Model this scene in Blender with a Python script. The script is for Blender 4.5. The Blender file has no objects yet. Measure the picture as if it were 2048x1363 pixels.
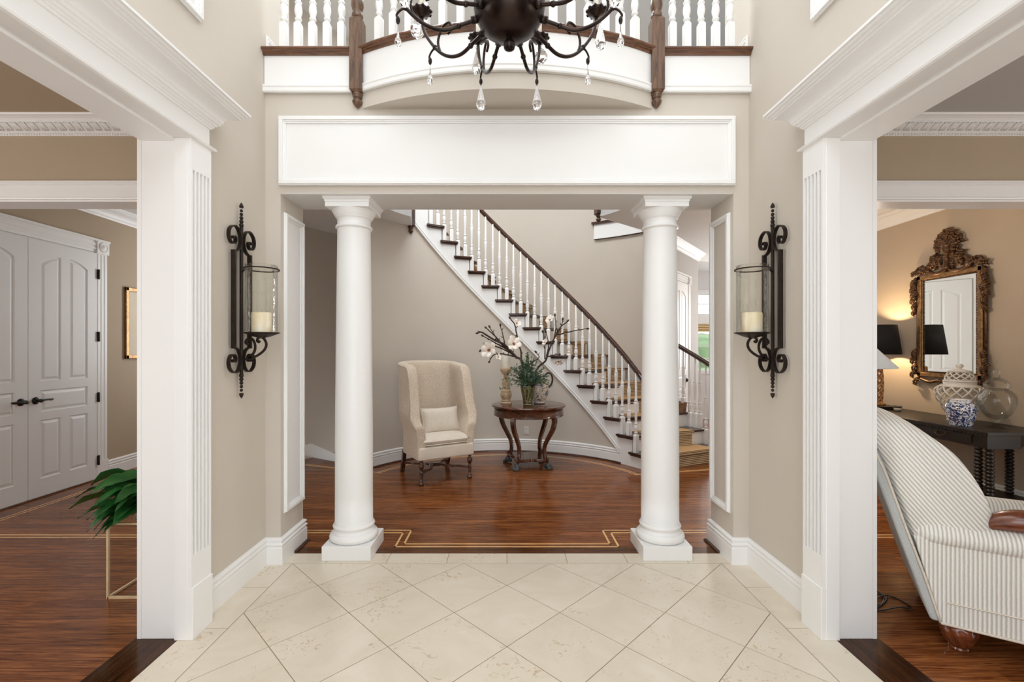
import bpy, bmesh, math, random
from math import sin, cos, pi, radians, sqrt, atan2, hypot
from mathutils import Vector, Matrix, geometry
random.seed(7)
SC = bpy.context.scene
COL = SC.collection

# ------------------------------------------------------------------ camera
EYE = 1.45
F = 920.0                      # focal length in pixels of the 2048 frame
cam_data = bpy.data.cameras.new('camera')
cam = bpy.data.objects.new('camera', cam_data)
COL.objects.link(cam)
cam.location = (0, 0, EYE)
cam.rotation_euler = (pi/2, 0, 0)
cam_data.sensor_width = 36
cam_data.sensor_fit = 'HORIZONTAL'
cam_data.lens = F/2048*36
cam_data.shift_x = 10/2048
cam_data.shift_y = 15.5/2048
cam_data.clip_start = 0.03
SC.camera = cam

# ------------------------------------------------------------------ world, exposure, lights
SC.view_settings.view_transform = 'Standard'
SC.view_settings.look = 'None'
SC.view_settings.gamma = 1
SC.view_settings.use_curve_mapping = False
SC.view_settings.exposure = -0.09
SC.cycles.max_bounces = 10
SC.cycles.diffuse_bounces = 6
SC.cycles.glossy_bounces = 5
SC.cycles.transmission_bounces = 10
SC.cycles.transparent_max_bounces = 12
SC.cycles.caustics_reflective = False
SC.cycles.caustics_refractive = False
SC.cycles.sample_clamp_indirect = 6
world = bpy.data.worlds.new('world')
SC.world = world
world.use_nodes = True
wn = world.node_tree.nodes; wl = world.node_tree.links
bg = wn['Background']
tc = wn.new('ShaderNodeTexCoord'); sx = wn.new('ShaderNodeSeparateXYZ')
rp = wn.new('ShaderNodeValToRGB')
rp.color_ramp.elements[0].position = 0.0; rp.color_ramp.elements[0].color = (1, 1, 1, 1)
rp.color_ramp.elements[1].position = 0.5; rp.color_ramp.elements[1].color = (.72, .85, 1, 1)
wl.new(tc.outputs['Generated'], sx.inputs[0]); wl.new(sx.outputs['Z'], rp.inputs[0]); wl.new(rp.outputs[0], bg.inputs[0])
bg.inputs[1].default_value = 2.2

def area(name, loc, size, power, direction, color=(1, 1, 1), spread=180):
    d = bpy.data.lights.new(name, 'AREA'); d.shape = 'RECTANGLE'
    d.size, d.size_y = size; d.energy = power; d.color = color
    d.spread = radians(spread)
    o = bpy.data.objects.new(name, d); COL.objects.link(o); o.location = loc
    o.rotation_euler = Vector(direction).to_track_quat('-Z', 'Z').to_euler()
    return o
DAY = (0.94, 0.975, 1.0)
LP = dict(bay=60, door=34, high=28, top=90, left=112, right=92, hall=64, roof=205, rhall=60, living=12)
area('daylight_entry', (0, -1.75, 1.55), (2.8, 2.5), LP['door'], (0, 1, 0), DAY)
area('daylight_entry_high', (0, -1.75, 4.45), (2.6, 2.1), LP['high'], (0, 1, -.12), DAY)
area('fill_left_room', (-5.9, .6, 1.6), (2.6, 1.9), LP['left'], (1, 0, 0), (1, .98, .95))  # added fill light; the outer wall here has no window
area('fill_right_room', (6.2, .6, 1.6), (2.6, 1.9), LP['right'], (-1, 0, 0), (1, .97, .92))  # added to brighten the right room, stands before a solid wall
area('fill_left_hall', (-3.3, 6.75, 1.9), (1.3, 1.6), LP['hall'], (-.35, -1, 0), DAY)  # extra light added in front of the closed hall wall to lift the doors
area('daylight_stairwell', (-.3, 4.9, 5.82), (2.4, 2.4), LP['roof'], (.12, .18, -1), (.93, .97, 1))
area('fill_entry_top', (0, .9, 5.86), (2.9, 3.6), LP['top'], (0, 0, -1), DAY)  # overhead fill added under the closed ceiling to even out the walls
area('fill_living_room', (4.3, 8.6, 2.2), (1.6, 1.6), LP['living'], (0, -1, -.1), (1, .9, .76))  # free-standing fill light added out of view for the living room
area('fill_far_bay', (5.2, 9.42, 1.8), (1.3, 1.5), LP['bay'], (-.42, -1, -.02), (.97, .98, 1))  # extra fill added inside the far window to brighten the curved wall
area('fill_right_hall', (5.9, 6.9, 1.7), (1.6, 1.8), LP['rhall'], (-1, -.2, 0), DAY)  # unseen fill light added in the right hall

# ------------------------------------------------------------------ materials
MATS = {}
def principled(name, color, rough=.5, metal=0.0, coat=0, spec=.5, sheen=0):
    m = bpy.data.materials.new(name); m.use_nodes = True
    b = m.node_tree.nodes['Principled BSDF']
    b.inputs['Base Color'].default_value = (*color, 1)
    b.inputs['Roughness'].default_value = rough
    b.inputs['Metallic'].default_value = metal
    b.inputs['Coat Weight'].default_value = coat
    b.inputs['Specular IOR Level'].default_value = spec
    b.inputs['Sheen Weight'].default_value = sheen
    MATS[name] = m
    return m, m.node_tree.nodes, m.node_tree.links, b
def ramp(n, stops, interp='LINEAR'):
    r = n.new('ShaderNodeValToRGB'); r.color_ramp.interpolation = interp
    while len(r.color_ramp.elements) < len(stops): r.color_ramp.elements.new(.5)
    for e, (p, c) in zip(r.color_ramp.elements, stops):
        e.position = p; e.color = (*c, 1) if len(c) == 3 else c
    return r
def coords(n, l, kind='Object', scale=(1, 1, 1), rot=(0, 0, 0), loc=(0, 0, 0)):
    t = n.new('ShaderNodeTexCoord'); m = n.new('ShaderNodeMapping')
    m.inputs['Scale'].default_value = scale; m.inputs['Rotation'].default_value = rot; m.inputs['Location'].default_value = loc
    l.new(t.outputs[kind], m.inputs[0]); return m.outputs[0]
def noise(n, l, vec, scale, detail=4, rough=.5, dist=0):
    t = n.new('ShaderNodeTexNoise'); t.inputs['Scale'].default_value = scale
    t.inputs['Detail'].default_value = detail; t.inputs['Roughness'].default_value = rough
    t.inputs['Distortion'].default_value = dist
    l.new(vec, t.inputs['Vector']); return t
def bump(n, l, b, height, strength=.2, dist=.01):
    k = n.new('ShaderNodeBump'); k.inputs['Strength'].default_value = strength; k.inputs['Distance'].default_value = dist
    l.new(height, k.inputs['Height']); l.new(k.outputs[0], b.inputs['Normal']); return k
def mottled(name, c1, c2, rough=.5, scale=8, metal=0, bmp=0, stretch=(1, 1, 1), coat=0, spec=.5, sheen=0, detail=4):
    m, n, l, b = principled(name, c1, rough, metal, coat, spec, sheen)
    v = coords(n, l, scale=stretch); t = noise(n, l, v, scale, detail)
    r = ramp(n, [(.3, c1), (.7, c2)]); l.new(t.outputs['Fac'], r.inputs[0]); l.new(r.outputs[0], b.inputs['Base Color'])
    if bmp: bump(n, l, b, t.outputs['Fac'], bmp, .004)
    return m
def sc(c, k): return tuple(min(1, x*k) for x in c)
def paint(name, c, rough=.6, s=.015, spec=.3):
    return mottled(name, sc(c, 1-s), sc(c, 1+s), rough, 3, 0, .03, spec=spec)
WHITE = paint('white_trim_paint', (.83, .83, .825), .38, .006, .4)
BEIGE = paint('beige_wall_paint', (.59, .54, .475), .7)
TAUPE = paint('taupe_wall_paint', (.43, .345, .25), .7)
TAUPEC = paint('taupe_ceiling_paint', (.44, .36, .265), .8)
TAN = paint('warm_tan_wall_paint', (.53, .43, .32), .7)
CEIL = paint('white_ceiling_paint', (.72, .72, .71), .8, .008)
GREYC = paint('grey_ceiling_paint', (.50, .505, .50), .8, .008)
GREIGE = paint('greige_wall_paint', (.52, .49, .455), .7)
DOORW = paint('door_grey_white_paint', (.76, .765, .77), .4, .01, .4)

def wood_floor(name, tint=1.0, rot=0.0, plank=.083):
    m, n, l, b = principled(name, (.1, .04, .02), .14, 0, .0, .2)
    v = coords(n, l, rot=(0, 0, rot))
    br = n.new('ShaderNodeTexBrick'); l.new(v, br.inputs['Vector'])
    br.offset = .37; br.offset_frequency = 3; br.squash = 1
    br.inputs['Scale'].default_value = 1; br.inputs['Brick Width'].default_value = 1.35; br.inputs['Row Height'].default_value = plank
    br.inputs['Mortar Size'].default_value = .0011; br.inputs['Mortar Smooth'].default_value = .3; br.inputs['Bias'].default_value = 0
    br.inputs['Color1'].default_value = (0, 0, 0, 1); br.inputs['Color2'].default_value = (1, 1, 1, 1); br.inputs['Mortar'].default_value = (.35, .35, .35, 1)
    # shift the grain in every plank row
    se = n.new('ShaderNodeSeparateXYZ'); l.new(v, se.inputs[0])
    dv = n.new('ShaderNodeMath'); dv.operation = 'DIVIDE'; dv.inputs[1].default_value = plank; l.new(se.outputs['Y'], dv.inputs[0])
    fl = n.new('ShaderNodeMath'); fl.operation = 'FLOOR'; l.new(dv.outputs[0], fl.inputs[0])
    mu = n.new('ShaderNodeMath'); mu.operation = 'MULTIPLY'; mu.inputs[1].default_value = 7.31; l.new(fl.outputs[0], mu.inputs[0])
    add = n.new('ShaderNodeMath'); l.new(se.outputs['X'], add.inputs[0]); l.new(mu.outputs[0], add.inputs[1])
    sx_ = n.new('ShaderNodeMath'); sx_.operation = 'MULTIPLY'; sx_.inputs[1].default_value = 1.6; l.new(add.outputs[0], sx_.inputs[0])
    sy_ = n.new('ShaderNodeMath'); sy_.operation = 'MULTIPLY'; sy_.inputs[1].default_value = 44; l.new(se.outputs['Y'], sy_.inputs[0])
    cb = n.new('ShaderNodeCombineXYZ'); l.new(sx_.outputs[0], cb.inputs[0]); l.new(sy_.outputs[0], cb.inputs[1])
    g = noise(n, l, cb.outputs[0], 1.5, 7, .66, 1.1)
    g2 = noise(n, l, cb.outputs[0], 6.0, 3, .6, .2)
    c0 = sc((.085, .024, .008), tint); c1 = sc((.225, .072, .021), tint); c2 = sc((.44, .165, .052), tint)
    r = ramp(n, [(.33, c0), (.47, c1), (.66, c2)]); l.new(g.outputs['Fac'], r.inputs[0])
    mx = n.new('ShaderNodeMix'); mx.data_type = 'RGBA'; mx.blend_type = 'MULTIPLY'; mx.inputs['Factor'].default_value = 1
    r2 = ramp(n, [(0, (.62, .58, .56)), (1, (1.0, 1.0, 1.0))]); l.new(br.outputs['Color'], r2.inputs[0])
    l.new(r.outputs[0], mx.inputs[6]); l.new(r2.outputs[0], mx.inputs[7])
    m3 = n.new('ShaderNodeMix'); m3.data_type = 'RGBA'; m3.blend_type = 'MULTIPLY'; m3.inputs['Factor'].default_value = .8
    r3 = ramp(n, [(.36, (.5, .45, .42)), (.5, (1, 1, 1))]); l.new(g2.outputs['Fac'], r3.inputs[0])
    l.new(mx.outputs[2], m3.inputs[6]); l.new(r3.outputs[0], m3.inputs[7])
    l.new(m3.outputs[2], b.inputs['Base Color'])
    w = noise(n, l, v, 2.2, 2); rr = ramp(n, [(.3, (.12,)*3), (.7, (.22,)*3)]); l.new(w.outputs['Fac'], rr.inputs[0]); l.new(rr.outputs[0], b.inputs['Roughness'])
    bump(n, l, b, br.outputs['Fac'], -.12, .002)
    return m
WOODX = wood_floor('walnut_plank_floor')
WOODY = wood_floor('dark_border_plank', .32, pi/2, .11)
WOODB = wood_floor('dark_border_plank_across', .45, 0, .11)
WOODYS = wood_floor('dark_border_plank_side', .2, pi/2, .3)

def stained(name, c1, c2, rough=.35, scale=3, stretch=(1, 1, 1), coat=.2):
    m, n, l, b = principled(name, c1, rough, 0, coat)
    v = coords(n, l, scale=stretch)
    t = noise(n, l, v, scale, 5, .6, .8); r = ramp(n, [(.35, c1), (.65, c2)])
    l.new(t.outputs['Fac'], r.inputs[0]); l.new(r.outputs[0], b.inputs['Base Color'])
    bump(n, l, b, t.outputs['Fac'], .08, .002)
    return m
NEWEL = stained('medium_walnut_newel', (.055, .026, .013), (.165, .085, .044), .35, 5, (9, 9, 1.2))
CAPW = stained('medium_walnut_cap', (.07, .027, .012), (.18, .078, .037), .3, 5, (1.2, 9, 9))
RAILW = stained('dark_walnut_rail', (.035, .013, .008), (.075, .028, .016), .22, 4, (3, 3, 3))
TREADW = stained('dark_walnut_tread', (.03, .011, .007), (.07, .026, .014), .28, 4, (3, 3, 8))
MAHOG = stained('mahogany', (.045, .014, .007), (.115, .036, .014), .2, 4, (3, 3, 3), .5)
DARKM = stained('dark_turned_wood', (.03, .012, .008), (.10, .035, .017), .25, 5, (4, 4, 4), .4)
BLACKW = stained('black_brown_console_wood', (.005, .0035, .003), (.012, .007, .005), .36, 5, (3, 3, 3), 0)
REDWOOD = stained('polished_red_wood', (.09, .022, .008), (.21, .055, .018), .25, 5, (3, 3, 3), .5)
PALEW = stained('bleached_wood', (.50, .34, .20), (.66, .50, .34), .6, 6, (8, 8, 1.5), 0)
LATTW = stained('honey_carved_wood', (.35, .15, .05), (.62, .33, .13), .45, 6, (4, 4, 4), .1)
INLAY = stained('maple_inlay', (.78, .44, .15), (.92, .60, .26), .22, 3, (2, 2, 2), .3)

# cream limestone
m, n, l, b = principled('cream_limestone', (.7, .62, .5), .16, 0, 0, .5)
v = coords(n, l)
gm = n.new('ShaderNodeNewGeometry')
ad = n.new('ShaderNodeVectorMath'); ad.operation = 'MULTIPLY_ADD'; l.new(gm.outputs['Random Per Island'], ad.inputs[0]); ad.inputs[1].default_value = (37, 19, 11); l.new(v, ad.inputs[2])
t1 = noise(n, l, ad.outputs[0], 3.2, 5, .6, 1.2); t2 = noise(n, l, ad.outputs[0], 17, 6, .65, 2.4)
t3 = noise(n, l, ad.outputs[0], 4.0, 2, .5, .4)
r1 = ramp(n, [(.3, (.70, .62, .50)), (.7, (.76, .695, .585))]); l.new(t1.outputs['Fac'], r1.inputs[0])
r2 = ramp(n, [(.36, (.66, .50, .31)), (.44, (1, 1, 1))]); l.new(t2.outputs['Fac'], r2.inputs[0])
r3 = ramp(n, [(.48, (0, 0, 0)), (.64, (.7, .7, .7))]); l.new(t3.outputs['Fac'], r3.inputs[0])
mx = n.new('ShaderNodeMix'); mx.data_type = 'RGBA'; mx.blend_type = 'MULTIPLY'; l.new(r3.outputs[0], mx.inputs['Factor'])
l.new(r1.outputs[0], mx.inputs[6]); l.new(r2.outputs[0], mx.inputs[7])
m2 = n.new('ShaderNodeMix'); m2.data_type = 'RGBA'; m2.blend_type = 'MULTIPLY'; m2.inputs['Factor'].default_value = 1
r4 = ramp(n, [(0, (.965, .965, .96)), (1, (1, 1, 1))]); l.new(gm.outputs['Random Per Island'], r4.inputs[0])
l.new(mx.outputs[2], m2.inputs[6]); l.new(r4.outputs[0], m2.inputs[7]); l.new(m2.outputs[2], b.inputs['Base Color'])
b.inputs['Roughness'].default_value = .22
TILE = m
GROUT = mottled('brown_grout', (.25, .19, .12), (.36, .28, .19), .9, 20)

IRON = mottled('wrought_iron', (.018, .012, .009), (.035, .022, .016), .45, 30, .6, .15)
BRONZE = mottled('dark_bronze', (.012, .008, .007), (.04, .022, .017), .28, 14, .7, .05)
PEWTER = mottled('oxidised_paw_metal', (.04, .045, .05), (.12, .13, .13), .5, 40, .5, .2)
GOLD = mottled('antique_gold', (.20, .105, .045), (.42, .24, .10), .38, 30, .75, .1)
GOLDD = mottled('dark_antique_gold', (.05, .026, .013), (.20, .10, .045), .4, 26, .6, .2)
BRASS = mottled('pale_gold_metal', (.80, .62, .36), (.88, .72, .47), .3, 10, .35)
BLACKM = mottled('black_metal', (.012, .011, .010), (.02, .018, .016), .35, 20, .5)
MIRRORM, *_ = principled('mirror_glass', (.86, .88, .84), .02, 1.0)
WAX = mottled('ivory_wax', (.80, .74, .62), (.90, .86, .77), .5, 12)
WAXY = mottled('honey_ivory_wax', (.80, .66, .42), (.92, .86, .74), .5, 9)
PORC = mottled('white_glazed_ceramic', (.74, .70, .63), (.80, .77, .71), .22, 8)
CREAMP = mottled('cream_pot_glaze', (.66, .62, .55), (.74, .70, .63), .5, 8)
BLACKF, *_ = principled('black_lamp_fabric', (.004, .004, .005), .8)
PETAL = mottled('magnolia_petal', (.82, .74, .64), (.90, .86, .80), .6, 20)
PETALC = mottled('magnolia_centre', (.28, .07, .02), (.42, .13, .04), .7, 50)
BARK = mottled('dark_bark', (.03, .016, .012), (.075, .042, .03), .8, 30, 0, .3)
LEAFB = mottled('blue_green_leaf', (.035, .075, .055), (.19, .27, .19), .5, 14)
LEAFG = mottled('peace_lily_leaf', (.010, .065, .014), (.035, .16, .035), .28, 9)
LEAFT = mottled('pale_leaf_stem', (.14, .24, .09), (.22, .34, .14), .5, 9)
WICKER = mottled('brown_wicker', (.10, .045, .02), (.34, .19, .09), .7, 90, 0, .5)
PLATE, *_ = principled('white_plastic', (.72, .70, .66), .4)
SLOT, *_ = principled('outlet_slot', (.1, .09, .08), .6)
CABLE, *_ = principled('black_cable', (.006, .006, .006), .5)
MATB = mottled('cream_picture_mat', (.66, .58, .45), (.70, .62, .50), .8, 5)
ART = mottled('sepia_print', (.30, .20, .12), (.60, .48, .33), .8, 7, detail=6)
GRASS = mottled('lawn_green', (.24, .33, .12), (.34, .42, .20), .9, .7)
TREES = mottled('distant_tree_green', (.17, .25, .10), (.36, .44, .22), .9, .5)

def glass(name, color=(1, 1, 1), rough=0.0, ior=1.45, bmp=0, thin=True):
    m, n, l, b = principled(name, color, rough)
    b.inputs['Transmission Weight'].default_value = 1; b.inputs['IOR'].default_value = ior
    if bmp:
        v = coords(n, l); t = noise(n, l, v, 26, 2); bump(n, l, b, t.outputs['Fac'], bmp, .004)
    return m
def thinglass(name, tint, ior=1.45, gain=1.0, bmp=0, bs=26):
    m = bpy.data.materials.new(name); m.use_nodes = True; n = m.node_tree.nodes; l = m.node_tree.links; n.clear()
    out = n.new('ShaderNodeOutputMaterial'); mix = n.new('ShaderNodeMixShader'); tr = n.new('ShaderNodeBsdfTransparent'); gl = n.new('ShaderNodeBsdfGlossy')
    tr.inputs[0].default_value = (*tint, 1); gl.inputs['Roughness'].default_value = .02; fr = n.new('ShaderNodeFresnel'); fr.inputs[0].default_value = ior
    mu = n.new('ShaderNodeMath'); mu.operation = 'MULTIPLY'; mu.inputs[1].default_value = gain; mu.use_clamp = True
    l.new(fr.outputs[0], mu.inputs[0]); l.new(mu.outputs[0], mix.inputs[0]); l.new(tr.outputs[0], mix.inputs[1]); l.new(gl.outputs[0], mix.inputs[2]); l.new(mix.outputs[0], out.inputs[0])
    if bmp:
        v = coords(n, l); t = noise(n, l, v, bs, 2); k = n.new('ShaderNodeBump'); k.inputs['Strength'].default_value = bmp; k.inputs['Distance'].default_value = .01
        l.new(t.outputs['Fac'], k.inputs['Height']); l.new(k.outputs[0], gl.inputs['Normal']); l.new(k.outputs[0], fr.inputs['Normal'])
    return m
GLASS = thinglass('clear_glass', (.98, .985, .98), 1.4, .5)
SEEDY = thinglass('seedy_glass', (.975, .975, .96), 1.35, .42, .5)
CRYSTAL = glass('crystal', (.98, .98, 1), 0, 1.5)
m = thinglass('amber_water_glass', (.90, .86, .62), 1.5, 1.3, .9, 60)
AMBERG = m

def fabric(name, c1, c2, wscale=300, rough=.9, bmp=.25):
    m, n, l, b = principled(name, c1, rough, 0, 0, .15, .25)
    v = coords(n, l); t = noise(n, l, v, wscale, 2); t2 = noise(n, l, v, 9, 3)
    r = ramp(n, [(.35, c1), (.65, c2)]); l.new(t.outputs['Fac'], r.inputs[0])
    mx = n.new('ShaderNodeMix'); mx.data_type = 'RGBA'; mx.blend_type = 'MULTIPLY'; mx.inputs['Factor'].default_value = 1
    r2 = ramp(n, [(.3, (.95, .94, .93)), (.7, (1, 1, 1))]); l.new(t2.outputs['Fac'], r2.inputs[0])
    l.new(r.outputs[0], mx.inputs[6]); l.new(r2.outputs[0], mx.inputs[7]); l.new(mx.outputs[2], b.inputs['Base Color'])
    bump(n, l, b, t.outputs['Fac'], bmp, .003)
    return m
LINEN = fabric('oatmeal_linen', (.54, .45, .35), (.72, .62, .50), 110)
LINENL = fabric('pale_linen', (.64, .57, .48), (.77, .70, .61), 170)
REARF = fabric('grey_back_fabric', (.42, .44, .44), (.52, .54, .53), 200)
def ticking(name, angle, period=.0155):
    m, n, l, b = principled(name, (.7, .66, .6), .9, 0, 0, .15, .2)
    v = coords(n, l, rot=(0, angle, 0)); w = n.new('ShaderNodeTexWave'); w.wave_type = 'BANDS'; w.bands_direction = 'X'
    w.inputs['Scale'].default_value = 2*pi/period/20; w.inputs['Distortion'].default_value = .5; w.inputs['Detail'].default_value = 1; w.inputs['Detail Scale'].default_value = 3
    l.new(v, w.inputs[0]); r = ramp(n, [(.1, (.50, .50, .47)), (.5, (.78, .75, .69)), (.9, (.84, .81, .75))]); l.new(w.outputs['Fac'], r.inputs[0])
    l.new(r.outputs[0], b.inputs['Base Color']); bump(n, l, b, w.outputs['Fac'], .5, .004)
    return m
TICK = ticking('ticking_stripe', 0)
TICKD = ticking('ticking_stripe_diagonal', radians(38))
# runner: ribbed risers
m, n, l, b = principled('sisal_runner', (.5, .34, .18), .95, 0, 0, .1)
v = coords(n, l); w = n.new('ShaderNodeTexWave'); w.bands_direction = 'Z'; w.inputs['Scale'].default_value = 2*pi/.021/20; w.inputs['Distortion'].default_value = .15
l.new(v, w.inputs[0])
gm = n.new('ShaderNodeNewGeometry'); sp = n.new('ShaderNodeSeparateXYZ'); l.new(gm.outputs['True Normal'], sp.inputs[0])
r = ramp(n, [(.25, (.13, .095, .06)), (.55, (.56, .42, .27)), (1, (.62, .48, .32))]); l.new(w.outputs['Fac'], r.inputs[0])
mx = n.new('ShaderNodeMix'); mx.data_type = 'RGBA'; l.new(sp.outputs['Z'], mx.inputs['Factor']); l.new(r.outputs[0], mx.inputs[6]); mx.inputs[7].default_value = (.56, .36, .18, 1)
l.new(mx.outputs[2], b.inputs['Base Color'])
SISAL = m
# bamboo roman shade
m, n, l, b = principled('woven_bamboo', (.6, .45, .22), .8)
v = coords(n, l); w = n.new('ShaderNodeTexWave'); w.bands_direction = 'Z'; w.inputs['Scale'].default_value = 6; w.inputs['Distortion'].default_value = 1; l.new(v, w.inputs[0])
r = ramp(n, [(.2, (.42, .28, .11)), (.8, (.72, .56, .31))]); l.new(w.outputs['Fac'], r.inputs[0]); l.new(r.outputs[0], b.inputs['Base Color'])
BAMBOO = m
# blue and white glazes
def blue_glaze(name, scale, base=(.76, .78, .80), blue=(.02, .045, .17), lo=.42, hi=.5):
    m, n, l, b = principled(name, base, .12, 0, .5)
    v = coords(n, l); t = noise(n, l, v, scale, 3, .6, 1.8); r = ramp(n, [(lo, blue), (hi, base)])
    l.new(t.outputs['Fac'], r.inputs[0]); l.new(r.outputs[0], b.inputs['Base Color']); return m
BLUEW = blue_glaze('blue_and_white_glaze', 34, lo=.49, hi=.53)
m, n, l, b = principled('painted_pitcher_glaze', (.7, .6, .5), .3)
v = coords(n, l); t = noise(n, l, v, 28, 4, .6, 2); t2 = noise(n, l, v, 11, 3)
r = ramp(n, [(.42, (.10, .08, .08)), (.48, (.66, .56, .46))]); l.new(t.outputs['Fac'], r.inputs[0])
r2 = ramp(n, [(.38, (.17, .27, .62)), (.44, (1, 1, 1))]); l.new(t2.outputs['Fac'], r2.inputs[0])
mx = n.new('ShaderNodeMix'); mx.data_type = 'RGBA'; mx.blend_type = 'MULTIPLY'; mx.inputs['Factor'].default_value = 1
l.new(r.outputs[0], mx.inputs[6]); l.new(r2.outputs[0], mx.inputs[7]); l.new(mx.outputs[2], b.inputs['Base Color'])
PITCHM = m
# white opaline lamp shade
WSHADE, *_ = principled('white_paper_shade', (.72, .76, .76), .7)
m, n, l, b = principled('glowing_bulb', (1, .8, .5), .5)
b.inputs['Emission Color'].default_value = (1, .72, .42, 1); b.inputs['Emission Strength'].default_value = 12
BULB = m

# ------------------------------------------------------------------ mesh helpers
class MB:
    def __init__(s): s.v = []; s.f = []; s.sm = []
    def add(s, vs, fs, smooth=False):
        o = len(s.v); s.v += [tuple(p) for p in vs]
        for q in fs: s.f.append([o+i for i in q]); s.sm.append(smooth)
        return s
    def box(s, x0, x1, y0, y1, z0, z1):
        x0, x1 = sorted((x0, x1)); y0, y1 = sorted((y0, y1)); z0, z1 = sorted((z0, z1))
        return s.add([(x0, y0, z0), (x1, y0, z0), (x1, y1, z0), (x0, y1, z0), (x0, y0, z1), (x1, y0, z1), (x1, y1, z1), (x0, y1, z1)],
                     [(3, 2, 1, 0), (4, 5, 6, 7), (0, 1, 5, 4), (1, 2, 6, 5), (2, 3, 7, 6), (3, 0, 4, 7)])
    def prism(s, poly, z0, z1):
        """polygon in XY between two heights"""
        n_ = len(poly)
        if sum(poly[i][0]*poly[(i+1) % n_][1]-poly[(i+1) % n_][0]*poly[i][1] for i in range(n_)) < 0: poly = poly[::-1]
        vs = [(x, y, z0) for x, y in poly]+[(x, y, z1) for x, y in poly]
        fs = [tuple(range(n_-1, -1, -1)), tuple(range(n_, 2*n_))]+[(i, (i+1) % n_, n_+(i+1) % n_, n_+i) for i in range(n_)]
        return s.add(vs, fs)
    def mapped(s, fn, other):
        o = len(s.v); s.v += [tuple(fn(Vector(p))) for p in other.v]
        s.f += [[o+i for i in q] for q in other.f]; s.sm += other.sm
        return s
    def lathe(s, prof, c=(0, 0, 0), seg=24, smooth=True, cap=True, sx=1, sy=1):
        vs = []; fs = []; n_ = len(prof)
        for r_, z in prof:
            for k in range(seg):
                a = 2*pi*k/seg; vs.append((c[0]+r_*cos(a)*sx, c[1]+r_*sin(a)*sy, c[2]+z))
        for i in range(n_-1):
            for k in range(seg):
                fs.append((i*seg+k, i*seg+(k+1) % seg, (i+1)*seg+(k+1) % seg, (i+1)*seg+k))
        s.add(vs, fs, smooth)
        if cap:
            o = len(s.v)-len(vs)
            if prof[0][0] > 1e-5: s.f.append([o+k for k in range(seg-1, -1, -1)]); s.sm.append(False)
            if prof[-1][0] > 1e-5: s.f.append([o+(n_-1)*seg+k for k in range(seg)]); s.sm.append(False)
        return s
    def tube(s, pts, rad, seg=8, smooth=True, closed=False, flat=None, up=(0, 0, 1)):
        """swept ring; flat=(w,h) gives a flat bar of that section"""
        pts = [Vector(p) for p in pts]; n_ = len(pts)
        if not hasattr(rad, '__len__'): rad = [rad]*n_
        vs = []; fs = []; ref = Vector(up); prev = None
        for i, p in enumerate(pts):
            if closed: t = pts[(i+1) % n_]-pts[i-1]
            else: t = pts[min(i+1, n_-1)]-pts[max(i-1, 0)]
            if t.length < 1e-9: t = Vector((0, 0, 1))
            t.normalize()
            if flat: a = t.cross(ref)
            else: a = t.cross(prev) if prev is not None and t.cross(prev).length > .2 else (t.cross(ref) if t.cross(ref).length > .1 else t.cross(Vector((1, 0, 0))))
            if a.length < 1e-6: a = t.orthogonal()
            a.normalize(); b_ = a.cross(t).normalized(); 
            if not flat: prev = b_
            if flat:
                for u, w in ((-1, -1), (1, -1), (1, 1), (-1, 1)): vs.append(p+a*u*flat[0]/2*rad[i]+b_*w*flat[1]/2*rad[i])
            else:
                for k in range(seg):
                    q = 2*pi*k/seg; vs.append(p+a*cos(q)*rad[i]+b_*sin(q)*rad[i])
        if flat: seg = 4; smooth = False
        m_ = n_ if closed else n_-1
        for i in range(m_):
            j = (i+1) % n_
            for k in range(seg): fs.append((i*seg+k, i*seg+(k+1) % seg, j*seg+(k+1) % seg, j*seg+k))
        if not closed: fs.append(tuple(range(seg-1, -1, -1))); fs.append(tuple((n_-1)*seg+k for k in range(seg)))
        return s.add(vs, fs, smooth)
    def sphere(s, c, r_, seg=12, rings=8, scale=(1, 1, 1)):
        vs = []; fs = []
        for i in range(rings+1):
            t = pi*i/rings
            for k in range(seg):
                a = 2*pi*k/seg; vs.append((c[0]+r_*scale[0]*sin(t)*cos(a), c[1]+r_*scale[1]*sin(t)*sin(a), c[2]-r_*scale[2]*cos(t)))
        for i in range(rings):
            for k in range(seg): fs.append((i*seg+k, i*seg+(k+1) % seg, (i+1)*seg+(k+1) % seg, (i+1)*seg+k))
        return s.add(vs, fs, True)
    def sweep(s, prof, path, closed=False, smooth=False, mirror=1):
        """prof = closed outline of (out, z); path = XY(Z) points; out is the right-hand side of the walking direction"""
        n_ = len(path); P = [Vector((p[0], p[1])) for p in path]; Z = [p[2] if len(p) > 2 else 0 for p in path]; m_ = len(prof)
        vs = []; fs = []
        for i in range(n_):
            d0 = (P[i]-P[i-1]) if (i > 0 or closed) else (P[1]-P[0])
            d1 = (P[(i+1) % n_]-P[i]) if (i < n_-1 or closed) else d0
            if i == 0 and not closed: d0 = d1
            d0.normalize(); d1.normalize(); n0 = Vector((d0.y, -d0.x)); n1 = Vector((d1.y, -d1.x))
            b_ = (n0+n1).normalized(); k_ = 1/max(.3, b_.dot(n0))
            for u, z in prof: vs.append(((P[i].x+b_.x*u*k_)*mirror, P[i].y+b_.y*u*k_, Z[i]+z))
        for i in range(n_ if closed else n_-1):
            j = (i+1) % n_
            for k in range(m_): fs.append((i*m_+k, i*m_+(k+1) % m_, j*m_+(k+1) % m_, j*m_+k))
        if not closed: fs.append(tuple(range(m_-1, -1, -1))); fs.append(tuple((n_-1)*m_+k for k in range(m_)))
        return s.add(vs, fs, smooth)
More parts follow.
